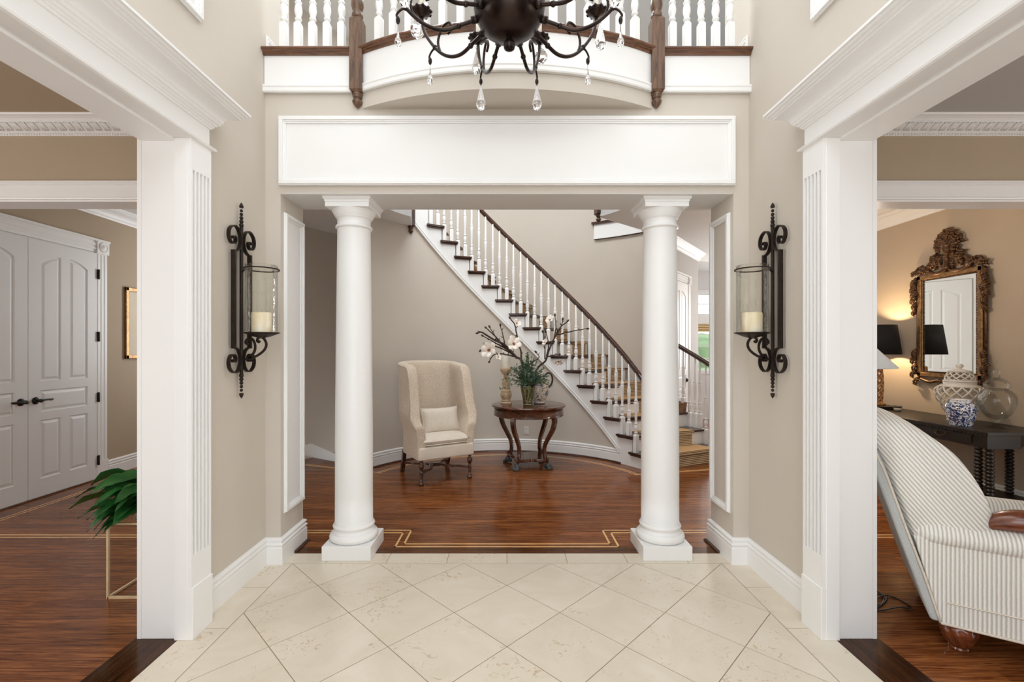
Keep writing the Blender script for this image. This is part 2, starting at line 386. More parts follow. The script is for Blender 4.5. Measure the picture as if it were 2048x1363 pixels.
    def arc(s, c, r0, r1, a0, a1, z0, z1, seg=None, b0=None, b1=None):
        """ring sector; z0/z1 numbers or functions of the angle; b0,b1 = end angles at the outer radius"""
        b0 = a0 if b0 is None else b0; b1 = a1 if b1 is None else b1
        seg = seg or max(1, int(abs(a1-a0)/2.5)+1); vs = []; fs = []
        fz0 = z0 if callable(z0) else (lambda a: z0); fz1 = z1 if callable(z1) else (lambda a: z1)
        for i in range(seg+1):
            t = i/seg; a = a0+(a1-a0)*t; b_ = b0+(b1-b0)*t
            for r_, q in ((r0, a), (r1, b_)):
                x, y = c[0]+r_*cos(radians(q)), c[1]+r_*sin(radians(q))
                vs.append((x, y, fz0(a))); vs.append((x, y, fz1(a)))
        for i in range(seg):
            o = i*4; p = o+4
            fs += [(o, p, p+1, o+1), (o+2, o+3, p+3, p+2), (o+1, p+1, p+3, o+3), (o, o+2, p+2, p)]
        fs += [(0, 1, 3, 2), (seg*4, seg*4+2, seg*4+3, seg*4+1)]
        return s.add(vs, fs)
    def build(s, name, mat, parent=None, bevel=0, seg=2, sub=0, smooth=None, loc=None, solid=0):
        me = bpy.data.meshes.new(name); me.from_pydata(s.v, [], s.f)
        bm = bmesh.new(); bm.from_mesh(me)
        for f_, q in zip(bm.faces, s.sm): f_.smooth = q if smooth is None else smooth
        if all(len(f_.verts) < 60 for f_ in bm.faces) or True:
            bmesh.ops.recalc_face_normals(bm, faces=bm.faces)
        bm.to_mesh(me); bm.free()
        for m_ in (mat if isinstance(mat, (list, tuple)) else [mat]): me.materials.append(m_)
        o = bpy.data.objects.new(name, me); COL.objects.link(o)
        if parent: o.parent = parent
        if loc: o.location = loc
        if solid: md = o.modifiers.new('solid', 'SOLIDIFY'); md.thickness = solid; md.offset = 0
        if bevel: md = o.modifiers.new('bevel', 'BEVEL'); md.width = bevel; md.segments = seg; md.limit_method = 'ANGLE'; md.angle_limit = radians(40)
        if bevel and smooth: pass
        if sub: md = o.modifiers.new('sub', 'SUBSURF'); md.levels = sub; md.render_levels = sub
        return o
def tag(o, label, cat=None, group=None, kind=None):
    o['label'] = label
    if cat: o['category'] = cat
    if group: o['group'] = group
    if kind: o['kind'] = kind
    return o
def thing(name, label, cat, loc=(0, 0, 0), rz=0, group=None):
    o = bpy.data.objects.new(name, None); COL.objects.link(o); o.location = loc; o.rotation_euler = (0, 0, rz)
    o.empty_display_size = .1
    return tag(o, label, cat, group)
def struct(name, mb, mat, label, cat, bevel=0, smooth=None):
    return tag(mb.build(name, mat, None, bevel, smooth=smooth), label, cat, None, 'structure')
def copy_tree(o, parent=None):
    c = o.copy(); COL.objects.link(c); c.parent = parent
    for ch in list(o.children):
        copy_tree(ch, c)
    return c
def holed(mb, outer, holes, z0, z1):
    """slab with holes"""
    loops = [outer]+holes; flat = [p for lp in loops for p in lp]
    tris = geometry.tessellate_polygon([[Vector((x, y, 0)) for x, y in lp] for lp in loops])
    n_ = len(flat); vs = [(x, y, z0) for x, y in flat]+[(x, y, z1) for x, y in flat]
    fs = [tuple(t) for t in tris]+[tuple(n_+i for i in t) for t in tris]
    o = 0
    for lp in loops:
        k = len(lp)
        for i in range(k): fs.append((o+i, o+(i+1) % k, n_+o+(i+1) % k, n_+o+i))
        o += k
    return mb.add(vs, fs)
def PX(px, py, Y): return ((px-1014)*Y/F, Y, EYE-(py-697)*Y/F)
def bez(p0, p1, p2, p3, n_=12):
    p0, p1, p2, p3 = map(Vector, (p0, p1, p2, p3)); out = []
    for i in range(n_+1):
        t = i/n_; out.append(p0*(1-t)**3+p1*3*t*(1-t)**2+p2*3*t*t*(1-t)+p3*t**3)
    return out
def smoothpath(pts, n_=6):
    """Catmull-Rom"""
    P = [Vector(p) for p in pts]; out = []
    for i in range(len(P)-1):
        a, b_, c, d = P[max(i-1, 0)], P[i], P[i+1], P[min(i+2, len(P)-1)]
        for k in range(n_):
            t = k/n_; out.append(.5*((2*b_)+(c-a)*t+(2*a-5*b_+4*c-d)*t*t+(3*b_-a-3*c+d)*t**3))
    out.append(P[-1]); return out

# ================================================================== THE SETTING
W = 1.635          # half width of the entrance hall between wall faces
FW0, FW1 = 3.11, 3.45   # the wall with the columned opening
OPH = 2.50         # opening height
OW = 1.53          # half width of the opening
CE = 3.06          # ceiling of the ground floor rooms
UF = 3.34          # upper floor level
TOP = 5.9
C0 = (-.02, 4.63)  # centre of the round stair hall
RI, RO = 1.90, 3.00
def pol(r_, a): return (C0[0]+r_*cos(radians(a)), C0[1]+r_*sin(radians(a)))

# ---- stone floor of the entrance hall
S_ = .29
def clip(poly, axis, val, keep_less):
    out = []
    for i in range(len(poly)):
        a, b_ = poly[i-1], poly[i]
        ia = (a[axis] <= val) == keep_less or a[axis] == val; ib = (b_[axis] <= val) == keep_less or b_[axis] == val
        if ia != ib:
            t = (val-a[axis])/(b_[axis]-a[axis]); out.append((a[0]+(b_[0]-a[0])*t, a[1]+(b_[1]-a[1])*t))
        if ib: out.append(b_)
    return out
tiles = MB(); g_ = .0022
def tile(poly):
    if len(poly) < 3: return
    ar = abs(sum(poly[i][0]*poly[(i+1) % len(poly)][1]-poly[(i+1) % len(poly)][0]*poly[i][1] for i in range(len(poly))))/2
    if ar < .002: return
    tiles.prism(poly, -.03, 0)
XB, YB = 1.448, 3.11
rowsN = 18
for i in range(-6, 7):
    for j in range(rowsN):
        for (ox, oy) in ((0, 0), (S_, S_)):
            cx, cy = i*2*S_+ox, YB-j*2*S_-oy
            d = S_-g_*1.41
            p = [(cx, cy+d), (cx+d, cy), (cx, cy-d), (cx-d, cy)]
            for ax, val, kl in ((0, XB-g_, True), (0, -XB+g_, False), (1, YB-g_, True), (1, -1.5, False)): 
                p = clip(p, ax, val, kl) if len(p) > 2 else p
            tile(p)
for sgn in (-1, 1):
    y = YB
    k = 0
    while y > -1.4:
        y2 = YB-.313-.41*k
        a, b_ = sgn*(XB+g_), sgn*1.64
        tile([(a, y-g_), (b_, y-g_), (b_, y2+g_), (a, y2+g_)]); y = y2; k += 1
xs = [-1.64, -1.23, -.82, -.41, 0, .41, .82, 1.23, 1.64]
for a, b_ in zip(xs, xs[1:]): tile([(a+g_, YB+g_), (b_-g_, YB+g_), (b_-g_, 3.26), (a+g_, 3.26)])
fl = struct('floor', tiles, TILE, 'cream limestone tiles laid diagonally in the entrance hall', 'floor')
MB().box(-1.64, 1.64, -1.6, 3.26, -.06, -.0015).build('grout_bed', GROUT, fl)

# ---- wood floor of everything else
inner = [pol(RI+.1, a) for a in range(60, 151, 3)]; outer_ = [pol(RO, a) for a in range(150, 59, -3)]
hole = inner+outer_
wf = MB()
holed(wf, [(-6, 3.26), (7.2, 3.26), (7.2, 9.7), (-6, 9.7)], [hole], -.05, 0)
wf.box(-6, -1.64, -1.6, 3.26, -.05, 0); wf.box(1.64, 7.2, -1.6, 3.26, -.05, 0)
wfl = struct('floor', wf, WOODX, 'dark walnut plank floor of the stair hall and side rooms', 'floor')
z = .0006
def strip(mb, x0, y0, x1, y1, w=.014, z1=.0012):
    d = Vector((x1-x0, y1-y0)).normalized(); n_ = Vector((-d.y, d.x))*w/2; e = d*w/2
    p = [(x0-e.x+n_.x, y0-e.y+n_.y), (x1+e.x+n_.x, y1+e.y+n_.y), (x1+e.x-n_.x, y1+e.y-n_.y), (x0-e.x-n_.x, y0-e.y-n_.y)]
    mb.prism(p, -.01, z1)
for off, zz in ((0, .0012), (.05, .0013)):
    mb = MB()
    xi = .764+off*1.1; yi = 3.42-off
    yb = 3.677-off
    strip(mb, -2.6, yb, -xi, yb); strip(mb, -xi, yb, -xi, yi); strip(mb, -xi, yi, xi, yi); strip(mb, xi, yi, xi, yb); strip(mb, xi, yb, 2.6, yb)
    mb.build('inlay_band', INLAY, wfl)
for r_ in (1.685, 1.645):
    mb = MB(); mb.arc(C0, r_-.006, r_+.006, 24, 153, -.01, .0012, 60); mb.build('inlay_band', INLAY, wfl)
for o_ in (0, .045):
    mb = MB(); x1, y1 = pol(1.685-o_, 153)
    strip(mb, x1, y1, -2.75, 5.86-o_, .012); strip(mb, -2.75, 5.86-o_, -4.0, 6.4-o_, .012)
    x1, y1 = pol(1.685-o_, 24); strip(mb, x1, y1, 2.75, 5.62-o_, .012); strip(mb, 2.75, 5.62-o_, 4.2, 5.9-o_, .012)
    mb.build('inlay_band', INLAY, wfl)
    mb = MB(); strip(mb, -4.32+o_, 3.5, -4.32+o_, 6.6, .012); mb.build('inlay_band', INLAY, wfl)
    for sg in (-1, 1):
        mb = MB(); strip(mb, sg*2.2, 3.585-o_, sg*4.3, 3.585-o_, .012); mb.build('inlay_band', INLAY, wfl)
mb = MB(); mb.box(-OW, OW, 3.261, 3.36, -.01, .0008)
mb.build('front_border', WOODB, wfl)
for sg in (-1, 1):
    mb = MB(); mb.box(sg*1.641, sg*1.86, -1.6, 3.25, -.01, .0008); mb.build('side_border', WOODYS, wfl)

# ---- skirting and crown sections (out, z)
BASE = [(0, 0), (.022, 0), (.022, .108), (.016, .114), (.016, .121), (.024, .128), (.024, .136), (.014, .142), (.014, .150), (.020, .156), (.020, .164), (.012, .172), (.004, .176), (0, .176)]
CROWN = [(0, -.13), (.012, -.13), (.016, -.12), (.02, -.112), (.026, -.108), (.032, -.10), (.045, -.075), (.065, -.055), (.085, -.045), (.092, -.04), (.092, -.03), (.10, -.022), (.112, -.018), (.12, -.008), (.12, 0), (0, 0)]

def frame_rect(mb, fn, u0, u1, v0, v1, w=.05, t=.02):
    """moulding frame on a plane; fn(u,v,out)->xyz"""
    def bx(a0, a1, b0, b1, o1):
        q = [fn(a, b_, o) for o in (0, o1) for (a, b_) in ((a0, b0), (a1, b0), (a1, b1), (a0, b1))]
        mb.add(q, [(0, 1, 2, 3), (4, 5, 6, 7), (0, 1, 5, 4), (1, 2, 6, 5), (2, 3, 7, 6), (3, 0, 4, 7)])
    for (i0, i1, o) in ((0, 1, t*.45), (.12, .62, t), (.62, .8, t*.7)):
        a, b_ = w*i0, w*i1
        bx(u0+a, u1-a, v0+a, v0+b_, o); bx(u0+a, u1-a, v1-b_, v1-a, o)
        bx(u0+a, u0+b_, v0+b_, v1-b_, o); bx(u1-b_, u1-a, v0+b_, v1-b_, o)
# ---- entrance hall side walls (each one wall: wall face strip, lintel, upper wall)
for sg, side in ((-1, 'left'), (1, 'right')):
    mb = MB()
    mb.box(sg*W, sg*1.83, 2.44, 3.45, 0, CE)                 # pier beyond the opening
    mb.box(sg*W, sg*1.83, -1.7, 2.44, OPH+.02, TOP)             # wall over the opening
    mb.box(sg*W, sg*1.83, 2.44, FW1, CE, TOP)
    mb.box(sg*W, sg*1.83, -1.7, -1.2, 0, OPH+.02)
    struct('wall_'+side, mb, BEIGE, 'beige two-storey %s wall of the entrance hall' % side, 'wall')
    # cased opening: jamb liner, casing, plinth block, fluted face
    mb = MB()
    mb.box(sg*1.585, sg*1.655, 2.285, 2.44, 0, OPH)           # casing post
    mb.box(sg*1.655, sg*1.83, 2.30, 2.44, 0, OPH)             # liner
    mb.box(sg*1.585, sg*1.655, -1.2, 2.44, OPH, OPH+.04)
    mb.box(sg*1.655, sg*1.83, -1.2, 2.44, OPH-.012, OPH+.022)
    tr = struct('trim_%d' % (1 if sg < 0 else 2), mb, WHITE, 'white cased opening with fluted post on the %s of the entrance hall' % side, 'trim', .003)
    # room-side casing seen edge on
    MB().box(sg*1.83, sg*1.85, 2.30, 2.45, 0, OPH+.05).build('casing', WHITE, tr)
    # fluted pilaster plate: real grooves
    f = MB(); nfl = 5; y0, y1 = 2.287, 2.44; zl, zh = .415, 2.345
    fx0, fx1 = 1.569, 1.586
    f.box(sg*fx0, sg*fx1, y0, y1, .26, zl); f.box(sg*fx0, sg*fx1, y0, y1, zh, OPH)
    yy = [y0+.012]; wfl_ = .018; gap = (y1-y0-.024-nfl*wfl_)/(nfl-1)
    f.box(sg*fx0, sg*fx1, y0, y0+.012, zl, zh)
    yk = y0+.012
    for k in range(nfl):
        yk += wfl_
        yn = yk+gap if k < nfl-1 else y1
        f.box(sg*fx0, sg*fx1, yk, yn, zl, zh); yk = yn
    f.build('fluted_face', WHITE, tr)
    MB().box(sg*1.562, sg*1.60, 2.286, 2.443, 0, .26).build('plinth_block', WHITE, tr, .003)
    # entablature: frieze board + crown + bead
    fr = [(0, 2.504), (.0, 2.625), (-.05, 2.625), (-.05, 2.504)]
    path = [(-1.578, -1.6), (-1.578, 2.44), (-1.636, 2.44)]
    MB().sweep(fr, path, mirror=-sg).build('frieze', WHITE, tr)
    bead = [(-.01, 2.498), (.012, 2.498), (.022, 2.502), (.026, 2.510), (.020, 2.516), (-.01, 2.520)]
    MB().sweep(bead, path, mirror=-sg).build('architrave_bead', WHITE, tr)
    cr = [(-.02, 2.612), (.006, 2.612), (.010, 2.620), (.016, 2.623), (.016, 2.630), (.024, 2.634), (.028, 2.642), (.036, 2.645), (.040, 2.655)]
    for i in range(7):
        t = i/6; cr.append((.046+.05*(t**1.9), 2.662+.046*(t**.75)))
    cr += [(.106, 2.712), (.106, 2.719), (.114, 2.722), (.120, 2.730), (.128, 2.733), (.133, 2.742), (.142, 2.745), (.142, 2.757), (-.05, 2.757)]
    MB().sweep(cr, path, mirror=-sg).build('cornice', WHITE, tr)
    # picture moulding high on the wall
    pm = [(0, 0), (.012, 0), (.02, .008), (.02, .022), (.012, .030), (.012, .040), (.006, .046), (0, .046)]
    mb = MB()
    ya, yb_, za, zb_ = .3, 2.45, 3.185, 5.2
    frame_rect(mb, lambda u, v, o: (sg*(W-o), u, v), ya, yb_, za, zb_, .048, .026)
    mb.box(sg*(W-.006), sg*W, ya+.04, yb_-.04, za+.04, zb_-.04)
    struct('trim_%d' % (3 if sg < 0 else 4), mb, WHITE, 'white picture moulding high on the %s wall above the cornice' % side, 'trim', .003)
    # baseboards round the pier
    mb = MB(); path = [(-W, 2.443), (-W, FW0), (-OW, FW0), (-OW, FW1), (-1.83, FW1)]
    mb.sweep(BASE, path, mirror=-sg)
    bb = struct('baseboard_'+side, mb, WHITE, 'white moulded baseboard round the %s pier' % side, 'baseboard')
    MB().sweep([(0, 0), (.018, 0), (.016, .012), (.008, .018), (0, .019)], [(-OW+.022, 3.262), (-OW+.022, FW1+.022), (-1.8, FW1+.022)], mirror=-sg).build('shoe_moulding', TREADW, bb)

# ---- far wall with the columned opening
mb = MB()
mb.box(-W, -OW, FW0, FW1, 0, CE+.1); mb.box(W, OW, FW0, FW1, 0, CE+.1)
mb.box(-OW, OW, FW0, FW1, OPH, UF)
mb.box(-W, -OW, FW0, FW1, CE+.1, UF); mb.box(W, OW, FW0, FW1, CE+.1, UF)
fwall = struct('wall_back', mb, BEIGE, 'beige wall framing the columned opening below the balcony', 'wall')
MB().box(-OW+.001, OW-.001, FW0+.002, FW1+.01, OPH-.004, OPH+.01).build('opening_soffit', CEIL, fwall)
mb = MB(); mb.box(-1.53, 1.53, FW0-.012, FW0, 2.55, 3.012)
frame_rect(mb, lambda u, v, o: (u, FW0-.012-o, v), -1.535, 1.535, 2.548, 3.014, .05, .024)
struct('trim_5', mb, WHITE, 'long white framed panel over the columned opening', 'trim', .002)
for k, (sg, side) in enumerate(((-1, 'left'), (1, 'right'))):
    mb = MB()
    frame_rect(mb, lambda u, v, o: (sg*(OW-o), u, v), 3.15, 3.44, .325, 2.385, .045, .022)
    if sg < 0: mb.box(-OW+.004, -OW, 3.19, 3.40, .36, 2.35)  # white infill on the left only, paints in the sheen on that reveal
    struct('trim_%d' % (6+k), mb, WHITE, 'tall white framed panel moulding on the %s reveal of the opening' % side, 'trim', .002)

# ---- entrance wall behind the camera with its glazed openings
mb = MB()
mb.box(-1.83, -1.42, -1.9, -1.7, 0, TOP); mb.box(1.42, 1.83, -1.9, -1.7, 0, TOP)
mb.box(-1.42, 1.42, -1.9, -1.7, 2.85, 3.35); mb.box(-1.42, 1.42, -1.9, -1.7, 5.55, TOP); mb.box(-1.42, 1.42, -1.9, -1.7, 0, .28)
struct('wall_front', mb, BEIGE, 'beige entrance wall behind the viewer', 'wall')

# ---- side rooms
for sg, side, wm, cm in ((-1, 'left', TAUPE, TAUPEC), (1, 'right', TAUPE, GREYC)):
    xo = 6.0 if sg < 0 else 6.4
    mb = MB()
    mb.box(sg*1.83, sg*2.02, FW0+.02, FW1, 0, CE)                       # behind the post
    mb.box(sg*2.02, sg*5.2, 3.25, FW1-.03, OPH, CE)                # over the wide opening
    mb.box(sg*5.2, sg*xo, 3.25, FW1-.03, 0, CE)
    mb.box(sg*xo, sg*(xo+.1), -1.8, FW1, 0, CE)
    mb.box(sg*1.83, sg*xo, -1.9, -1.8, 0, CE)
    struct('wall_%s_room' % side, mb, wm, 'taupe walls of the %s room' % side, 'wall')
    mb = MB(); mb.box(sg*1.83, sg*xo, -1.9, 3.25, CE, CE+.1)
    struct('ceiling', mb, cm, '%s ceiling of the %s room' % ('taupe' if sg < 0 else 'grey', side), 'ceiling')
    # casing of the wide opening
    mb = MB()
    cs = [(0, 0), (.016, 0), (.02, .01), (.012, .014), (.02, .018), (.02, .095), (.028, .10), (.028, .108), (.020, .112), (.030, .118), (.030, .126), (0, .128)]
    mb.sweep([(a, OPH+b_) for a, b_ in cs], [(1.9, 3.25), (5.2, 3.25)], mirror=sg)
    mb.box(sg*1.9, sg*5.2, 3.25, FW1-.03, OPH-.012, OPH)
    struct('trim_%d' % (8 if sg < 0 else 9), mb, WHITE, 'white casing over the wide opening out of the %s room' % side, 'trim')
    # crown with carved leaf band
    mb = MB()
    cp = [(0, 2.95), (.012, 2.95), (.016, 2.962), (.016, 2.966), (.03, 2.972)]
    for i in range(6):
        t = i/5; cp.append((.03+.03*t+.012*sin(pi*t), 2.972+.045*t))
    cp += [(.064, 3.019), (.064, 3.028), (.074, 3.030), (.08, 3.036), (.10, 3.045), (.115, 3.049), (.12, 3.056), (.12, CE), (0, CE)]
    mb.sweep([(a, b_) for a, b_ in cp], [(1.83, 3.25), (6, 3.25)], mirror=sg)
    crn = struct('trim_%d' % (10 if sg < 0 else 11), mb, WHITE, 'white crown moulding with a carved leaf band in the %s room' % side, 'trim')
    lf = MB(); x = 1.9
    while x < 4.6:
        for q, (dx, hh) in enumerate(((0, 1), (.012, .9), (.024, .8), (.036, .65))):
            pts = []
            for i in range(6):
                t = i/5; pts.append((sg*(x+dx+.026*t*t), 3.25-(.036+.03*t+.014*sin(pi*t)), 2.974+.044*t))
            lf.tube(pts, [.0035, .0055, .006, .006, .005, .003], 5)
        lf.sphere((sg*(x+.055), 3.25-.068, 3.012), .009, 6, 4)
        x += .062
    x = 1.9
    while x < 4.6: lf.sphere((sg*x, 3.25-.018, 2.958), .008, 5, 4, (1.2, 1, .8)); x += .019
    lf.build('leaf_band', WHITE, crn)

# ---- left hall: wall with the double door
LX = -4.57
mb = MB(); mb.box(LX-.1, LX, FW1-.03, 6.9, 0, TOP); mb.box(LX-.1, -3.2, 6.9, 7.0, 0, TOP)
mb.prism([pol(RO, 165), (-3.25, 6.95), (-3.15, 6.95), pol(RO+.1, 162)], 0, TOP)
mb.box(LX-.1, -1.83, FW1-.03, FW1, UF, TOP)
struct('wall_hall_left', mb, TAUPE, 'taupe wall of the left hall with the double door', 'wall')
mb = MB(); mb.sweep([(a, CE+b_) for a, b_ in CROWN], [(LX, 3.5), (LX, 6.9), (-3.3, 6.9)])
struct('trim_12', mb, WHITE, 'white crown moulding over the double door', 'trim')
mb = MB(); mb.sweep(BASE, [(LX, 5.26), (LX, 6.9), (-3.3, 6.9)])
struct('baseboard_hall_left', mb, WHITE, 'white baseboard beside the double door', 'baseboard')

# ---- round stair hall walls
def nose(th): return .18+.1965*(th-34.8)/6       # height of the tread ends along the inner string
mb = MB()
mb.arc(C0, RI, RI+.1, 39, 131, 0, lambda a: max(.05, nose(a)-.14), 60)
mb.arc(C0, RI, RI+.1, 131, 155, 0, CE+.005, 14)
struct('wall_round', mb, BEIGE, 'curved beige wall below the stair behind the armchair', 'wall', smooth=None)
mb = MB()
mb.arc(C0, RO, RO+.1, 40, 166, -1.5, TOP, 80)
struct('wall_stair', mb, BEIGE, 'tall curved beige outer wall of the staircase', 'wall')
for o in (bpy.data.objects['wall_round'], bpy.data.objects['wall_stair']):
    for p in o.data.polygons:
        if abs(p.normal.z) < .5: p.use_smooth = True
    try: o.data.set_sharp_from_angle(angle=radians(30))
    except Exception: pass
mb = MB(); mb.sweep(BASE, [pol(RI, a) for a in [155+.01]+list(range(154, 40, -2))+[39.6]])
struct('baseboard_round', mb, WHITE, 'white baseboard following the curved wall', 'baseboard')
mb = MB(); mb.sweep([(0, 0), (.018, 0), (.016, .012), (.008, .018), (0, .019)], [pol(RI-.022, a) for a in range(155, 38, -2)])
struct('trim_13', mb, TREADW, 'dark wood shoe moulding along the curved baseboard', 'trim')
# basement flight under the main stair: steps + skirt
mb = MB()
for k in range(6):
    mb.arc(C0, RI+.1, RO, 150-6.5*(k+1), 150-6.5*k+.8, -.19*(k+1)-.03, -.19*(k+1), 4)
    mb.arc(C0, RI+.1, RO, 150-6.5*k-.4, 150-6.5*k, -.19*(k+1), -.19*k-.03 if k else 0, 1)
tag(mb.build('basement_steps', TREADW), 'dark steps going down behind the left column', 'stairs', kind='structure')
mb = MB()
mb.arc(C0, RO-.02, RO, 150, 166, 0, .19, 8); mb.arc(C0, RO-.02, RO, 118, 150, lambda a: -.3-(150-a)/6.5*.19, lambda a: .19-(150-a)/6.5*.19, 16)
struct('trim_14', mb, WHITE, 'white skirt board falling with the basement steps at the far left', 'trim')

# ---- upper floor slab with the stair opening
arc_in = [pol(1.50, a) for a in range(140, 179, 4)]
near = [(-1.50, 4.3), (1.46, 4.3)]
arc_r = [pol(1.50, a) for a in range(2, 41, 4)]+[pol(1.50, 41)]
opening = [pol(1.87, 131)]+arc_in+near+arc_r+[pol(3.04, 41)]+[pol(3.04, a) for a in range(44, 129, 3)]+[pol(3.04, 129)]
mb = MB()
holed(mb, [(LX, FW1-.001), (7.2, FW1-.001), (7.2, 9.7), (LX, 9.7)], [opening], CE, UF)
slab = struct('ceiling', mb, CEIL, 'white hall ceiling with the curved stair opening', 'ceiling')
# white fascia round the opening
mb = MB(); pth = [pol(1.87, 131)]+arc_in+near+arc_r+[pol(2.9, 41)]
mb.sweep([(0, CE-.002), (.012, CE-.002), (.012, UF-.05), (.018, UF-.045), (.018, UF), (0, UF)], [p for p in pth])
MBf = struct('trim_15', mb, WHITE, 'white curved fascia of the upper floor round the stair opening', 'trim')
mb = MB(); mb.arc(C0, 2.955, 3.0, 41, 62, 3.17, 3.40, 16); mb.arc(C0, 2.945, 3.0, 41, 62, 3.17, 3.20, 16)
lf_ = struct('trim_16', mb, WHITE, 'white fascia ledge on the curved wall at the right of the stair opening', 'trim')
MB().arc(C0, 2.92, 3.0, 41, 62.6, 3.40, 3.435, 16).build('wood_nosing', TREADW, lf_)
# ---- top ceiling, upper side walls
mb = MB(); mb.box(LX-.1, 7.2, -1.9, 9.8, TOP, TOP+.1)
struct('ceiling', mb, CEIL, 'high white ceiling over hall, balcony and stair', 'ceiling')
# ---- right hall
A = Vector((2.28, 6.56)); B = Vector((3.25, 7.82))
dW = (B-A).normalized(); nW = Vector((dW.y, -dW.x))   # toward the viewer's right
mb = MB(); q = nW*-.1
mb.prism([(A.x, A.y), (B.x, B.y), (B.x+q.x, B.y+q.y), (A.x+q.x, A.y+q.y)], 0, TOP)
mb.box(3.15, 3.25, 7.82, 9.7, 0, TOP)
struct('wall_hall_right', mb, GREIGE, 'greige angled wall with an arched-panel door beyond the right column', 'wall')
mb = MB(); mb.sweep([(a, CE+b_) for a, b_ in CROWN], [(A.x, A.y), (B.x, B.y), (3.25, 9.4)])
struct('trim_17', mb, WHITE, 'white crown moulding on the angled hall wall', 'trim')
mb = MB(); mb.sweep(BASE, [(A.x, A.y), (B.x, B.y), (3.25, 9.4)])
struct('baseboard_hall_right', mb, WHITE, 'white baseboard on the angled hall wall', 'baseboard')
# far wall with window
YF = 9.5
wx0, wx1, wz0, wz1 = 3.72, 5.9, .98, 2.62
mb = MB()
mb.box(3.25, wx0, YF, YF+.15, 0, CE); mb.box(wx1, 7.2, YF, YF+.15, 0, CE)
mb.box(wx0, wx1, YF, YF+.15, 0, wz0); mb.box(wx0, wx1, YF, YF+.15, wz1, CE)
mb.box(3.15, 7.2, YF, YF+.15, CE, TOP)
mb.box(7.2, 7.3, FW1, YF+.15, 0, TOP)
struct('wall_far', mb, CEIL, 'white far wall around the bright window', 'wall')
mb = MB(); fw_ = .06
mb.box(wx0, wx1, YF-.02, YF+.1, wz0-.05, wz0+.03); mb.box(wx0, wx1, YF-.02, YF+.1, wz1-.05, wz1+.04)
mb.box(wx0, wx1, YF-.02, YF+.1, 1.97, 2.17)
nx = 3
for i in range(nx+1):
    x = wx0+(wx1-wx0)*i/nx; mb.box(x-.035, x+.035, YF-.02, YF+.1, wz0, wz1)
wd = struct('window_1', mb, WHITE, 'bright window with transom beyond the stairs', 'window', .004)
mt = MB()
for i in range(nx):
    xa = wx0+(wx1-wx0)*i/nx; w_ = (wx1-wx0)/nx
    for k in (1, 2): mt.box(xa+w_*k/3-.008, xa+w_*k/3+.008, YF+.04, YF+.055, wz0, wz1)
for zz in (1.25, 1.5, 1.75, 2.38): mt.box(wx0, wx1, YF+.04, YF+.055, zz-.008, zz+.008)
mt.build('muntins', WHITE, wd)
MB().box(wx0, wx1, YF+.05, YF+.054, wz0, wz1).build('pane', GLASS, wd)
for i in range(nx):
    xa = wx0+(wx1-wx0)*i/nx; w_ = (wx1-wx0)/nx
    mb = MB(); 
    for k in range(4): mb.box(xa+.04, xa+w_-.04, YF-.035-.012*k, YF-.025-.006*k, 1.80+.045*k, 1.96)
    o = mb.build('roman_shade', BAMBOO, None, .004)
    tag(o, 'woven bamboo roman shade raised in the %s bay of the far window' % ('left', 'middle', 'right')[i], 'shade', 'bamboo shades on the far window')
# living room wall on the right
RX = 4.62
mb = MB(); mb.box(RX, RX+.1, FW1-.03, 6.3, 0, CE+.1)
struct('wall_living_room', mb, TAN, 'warm tan wall with the gilt mirror', 'wall')
mb = MB(); mb.sweep([(a*1.1, CE+b_*1.1) for a, b_ in CROWN], [(RX, 6.3), (RX, 3.5)])
struct('trim_18', mb, WHITE, 'white crown moulding over the gilt mirror', 'trim')
mb = MB(); mb.sweep(BASE, [(RX, 6.3), (RX, 3.5)])
struct('baseboard_living_room', mb, WHITE, 'white baseboard below the console table', 'baseboard')
# outside ground and trees
mb = MB(); mb.box(-8, 40, 9.9, 70, -.3, -.2); struct('ground', mb, GRASS, 'green lawn outside the far window', 'lawn')
mb = MB()
for i in range(46):
    x = 2+i*.95; mb.sphere((x, 45+3*sin(i*2.1), .6+.5*sin(i*1.7)), 2.0+.6*sin(i*3.3), 10, 7, (1, 1, 1.1))
tag(mb.build('hedge', TREES), 'bank of green trees seen through the far window', 'trees', kind='stuff')

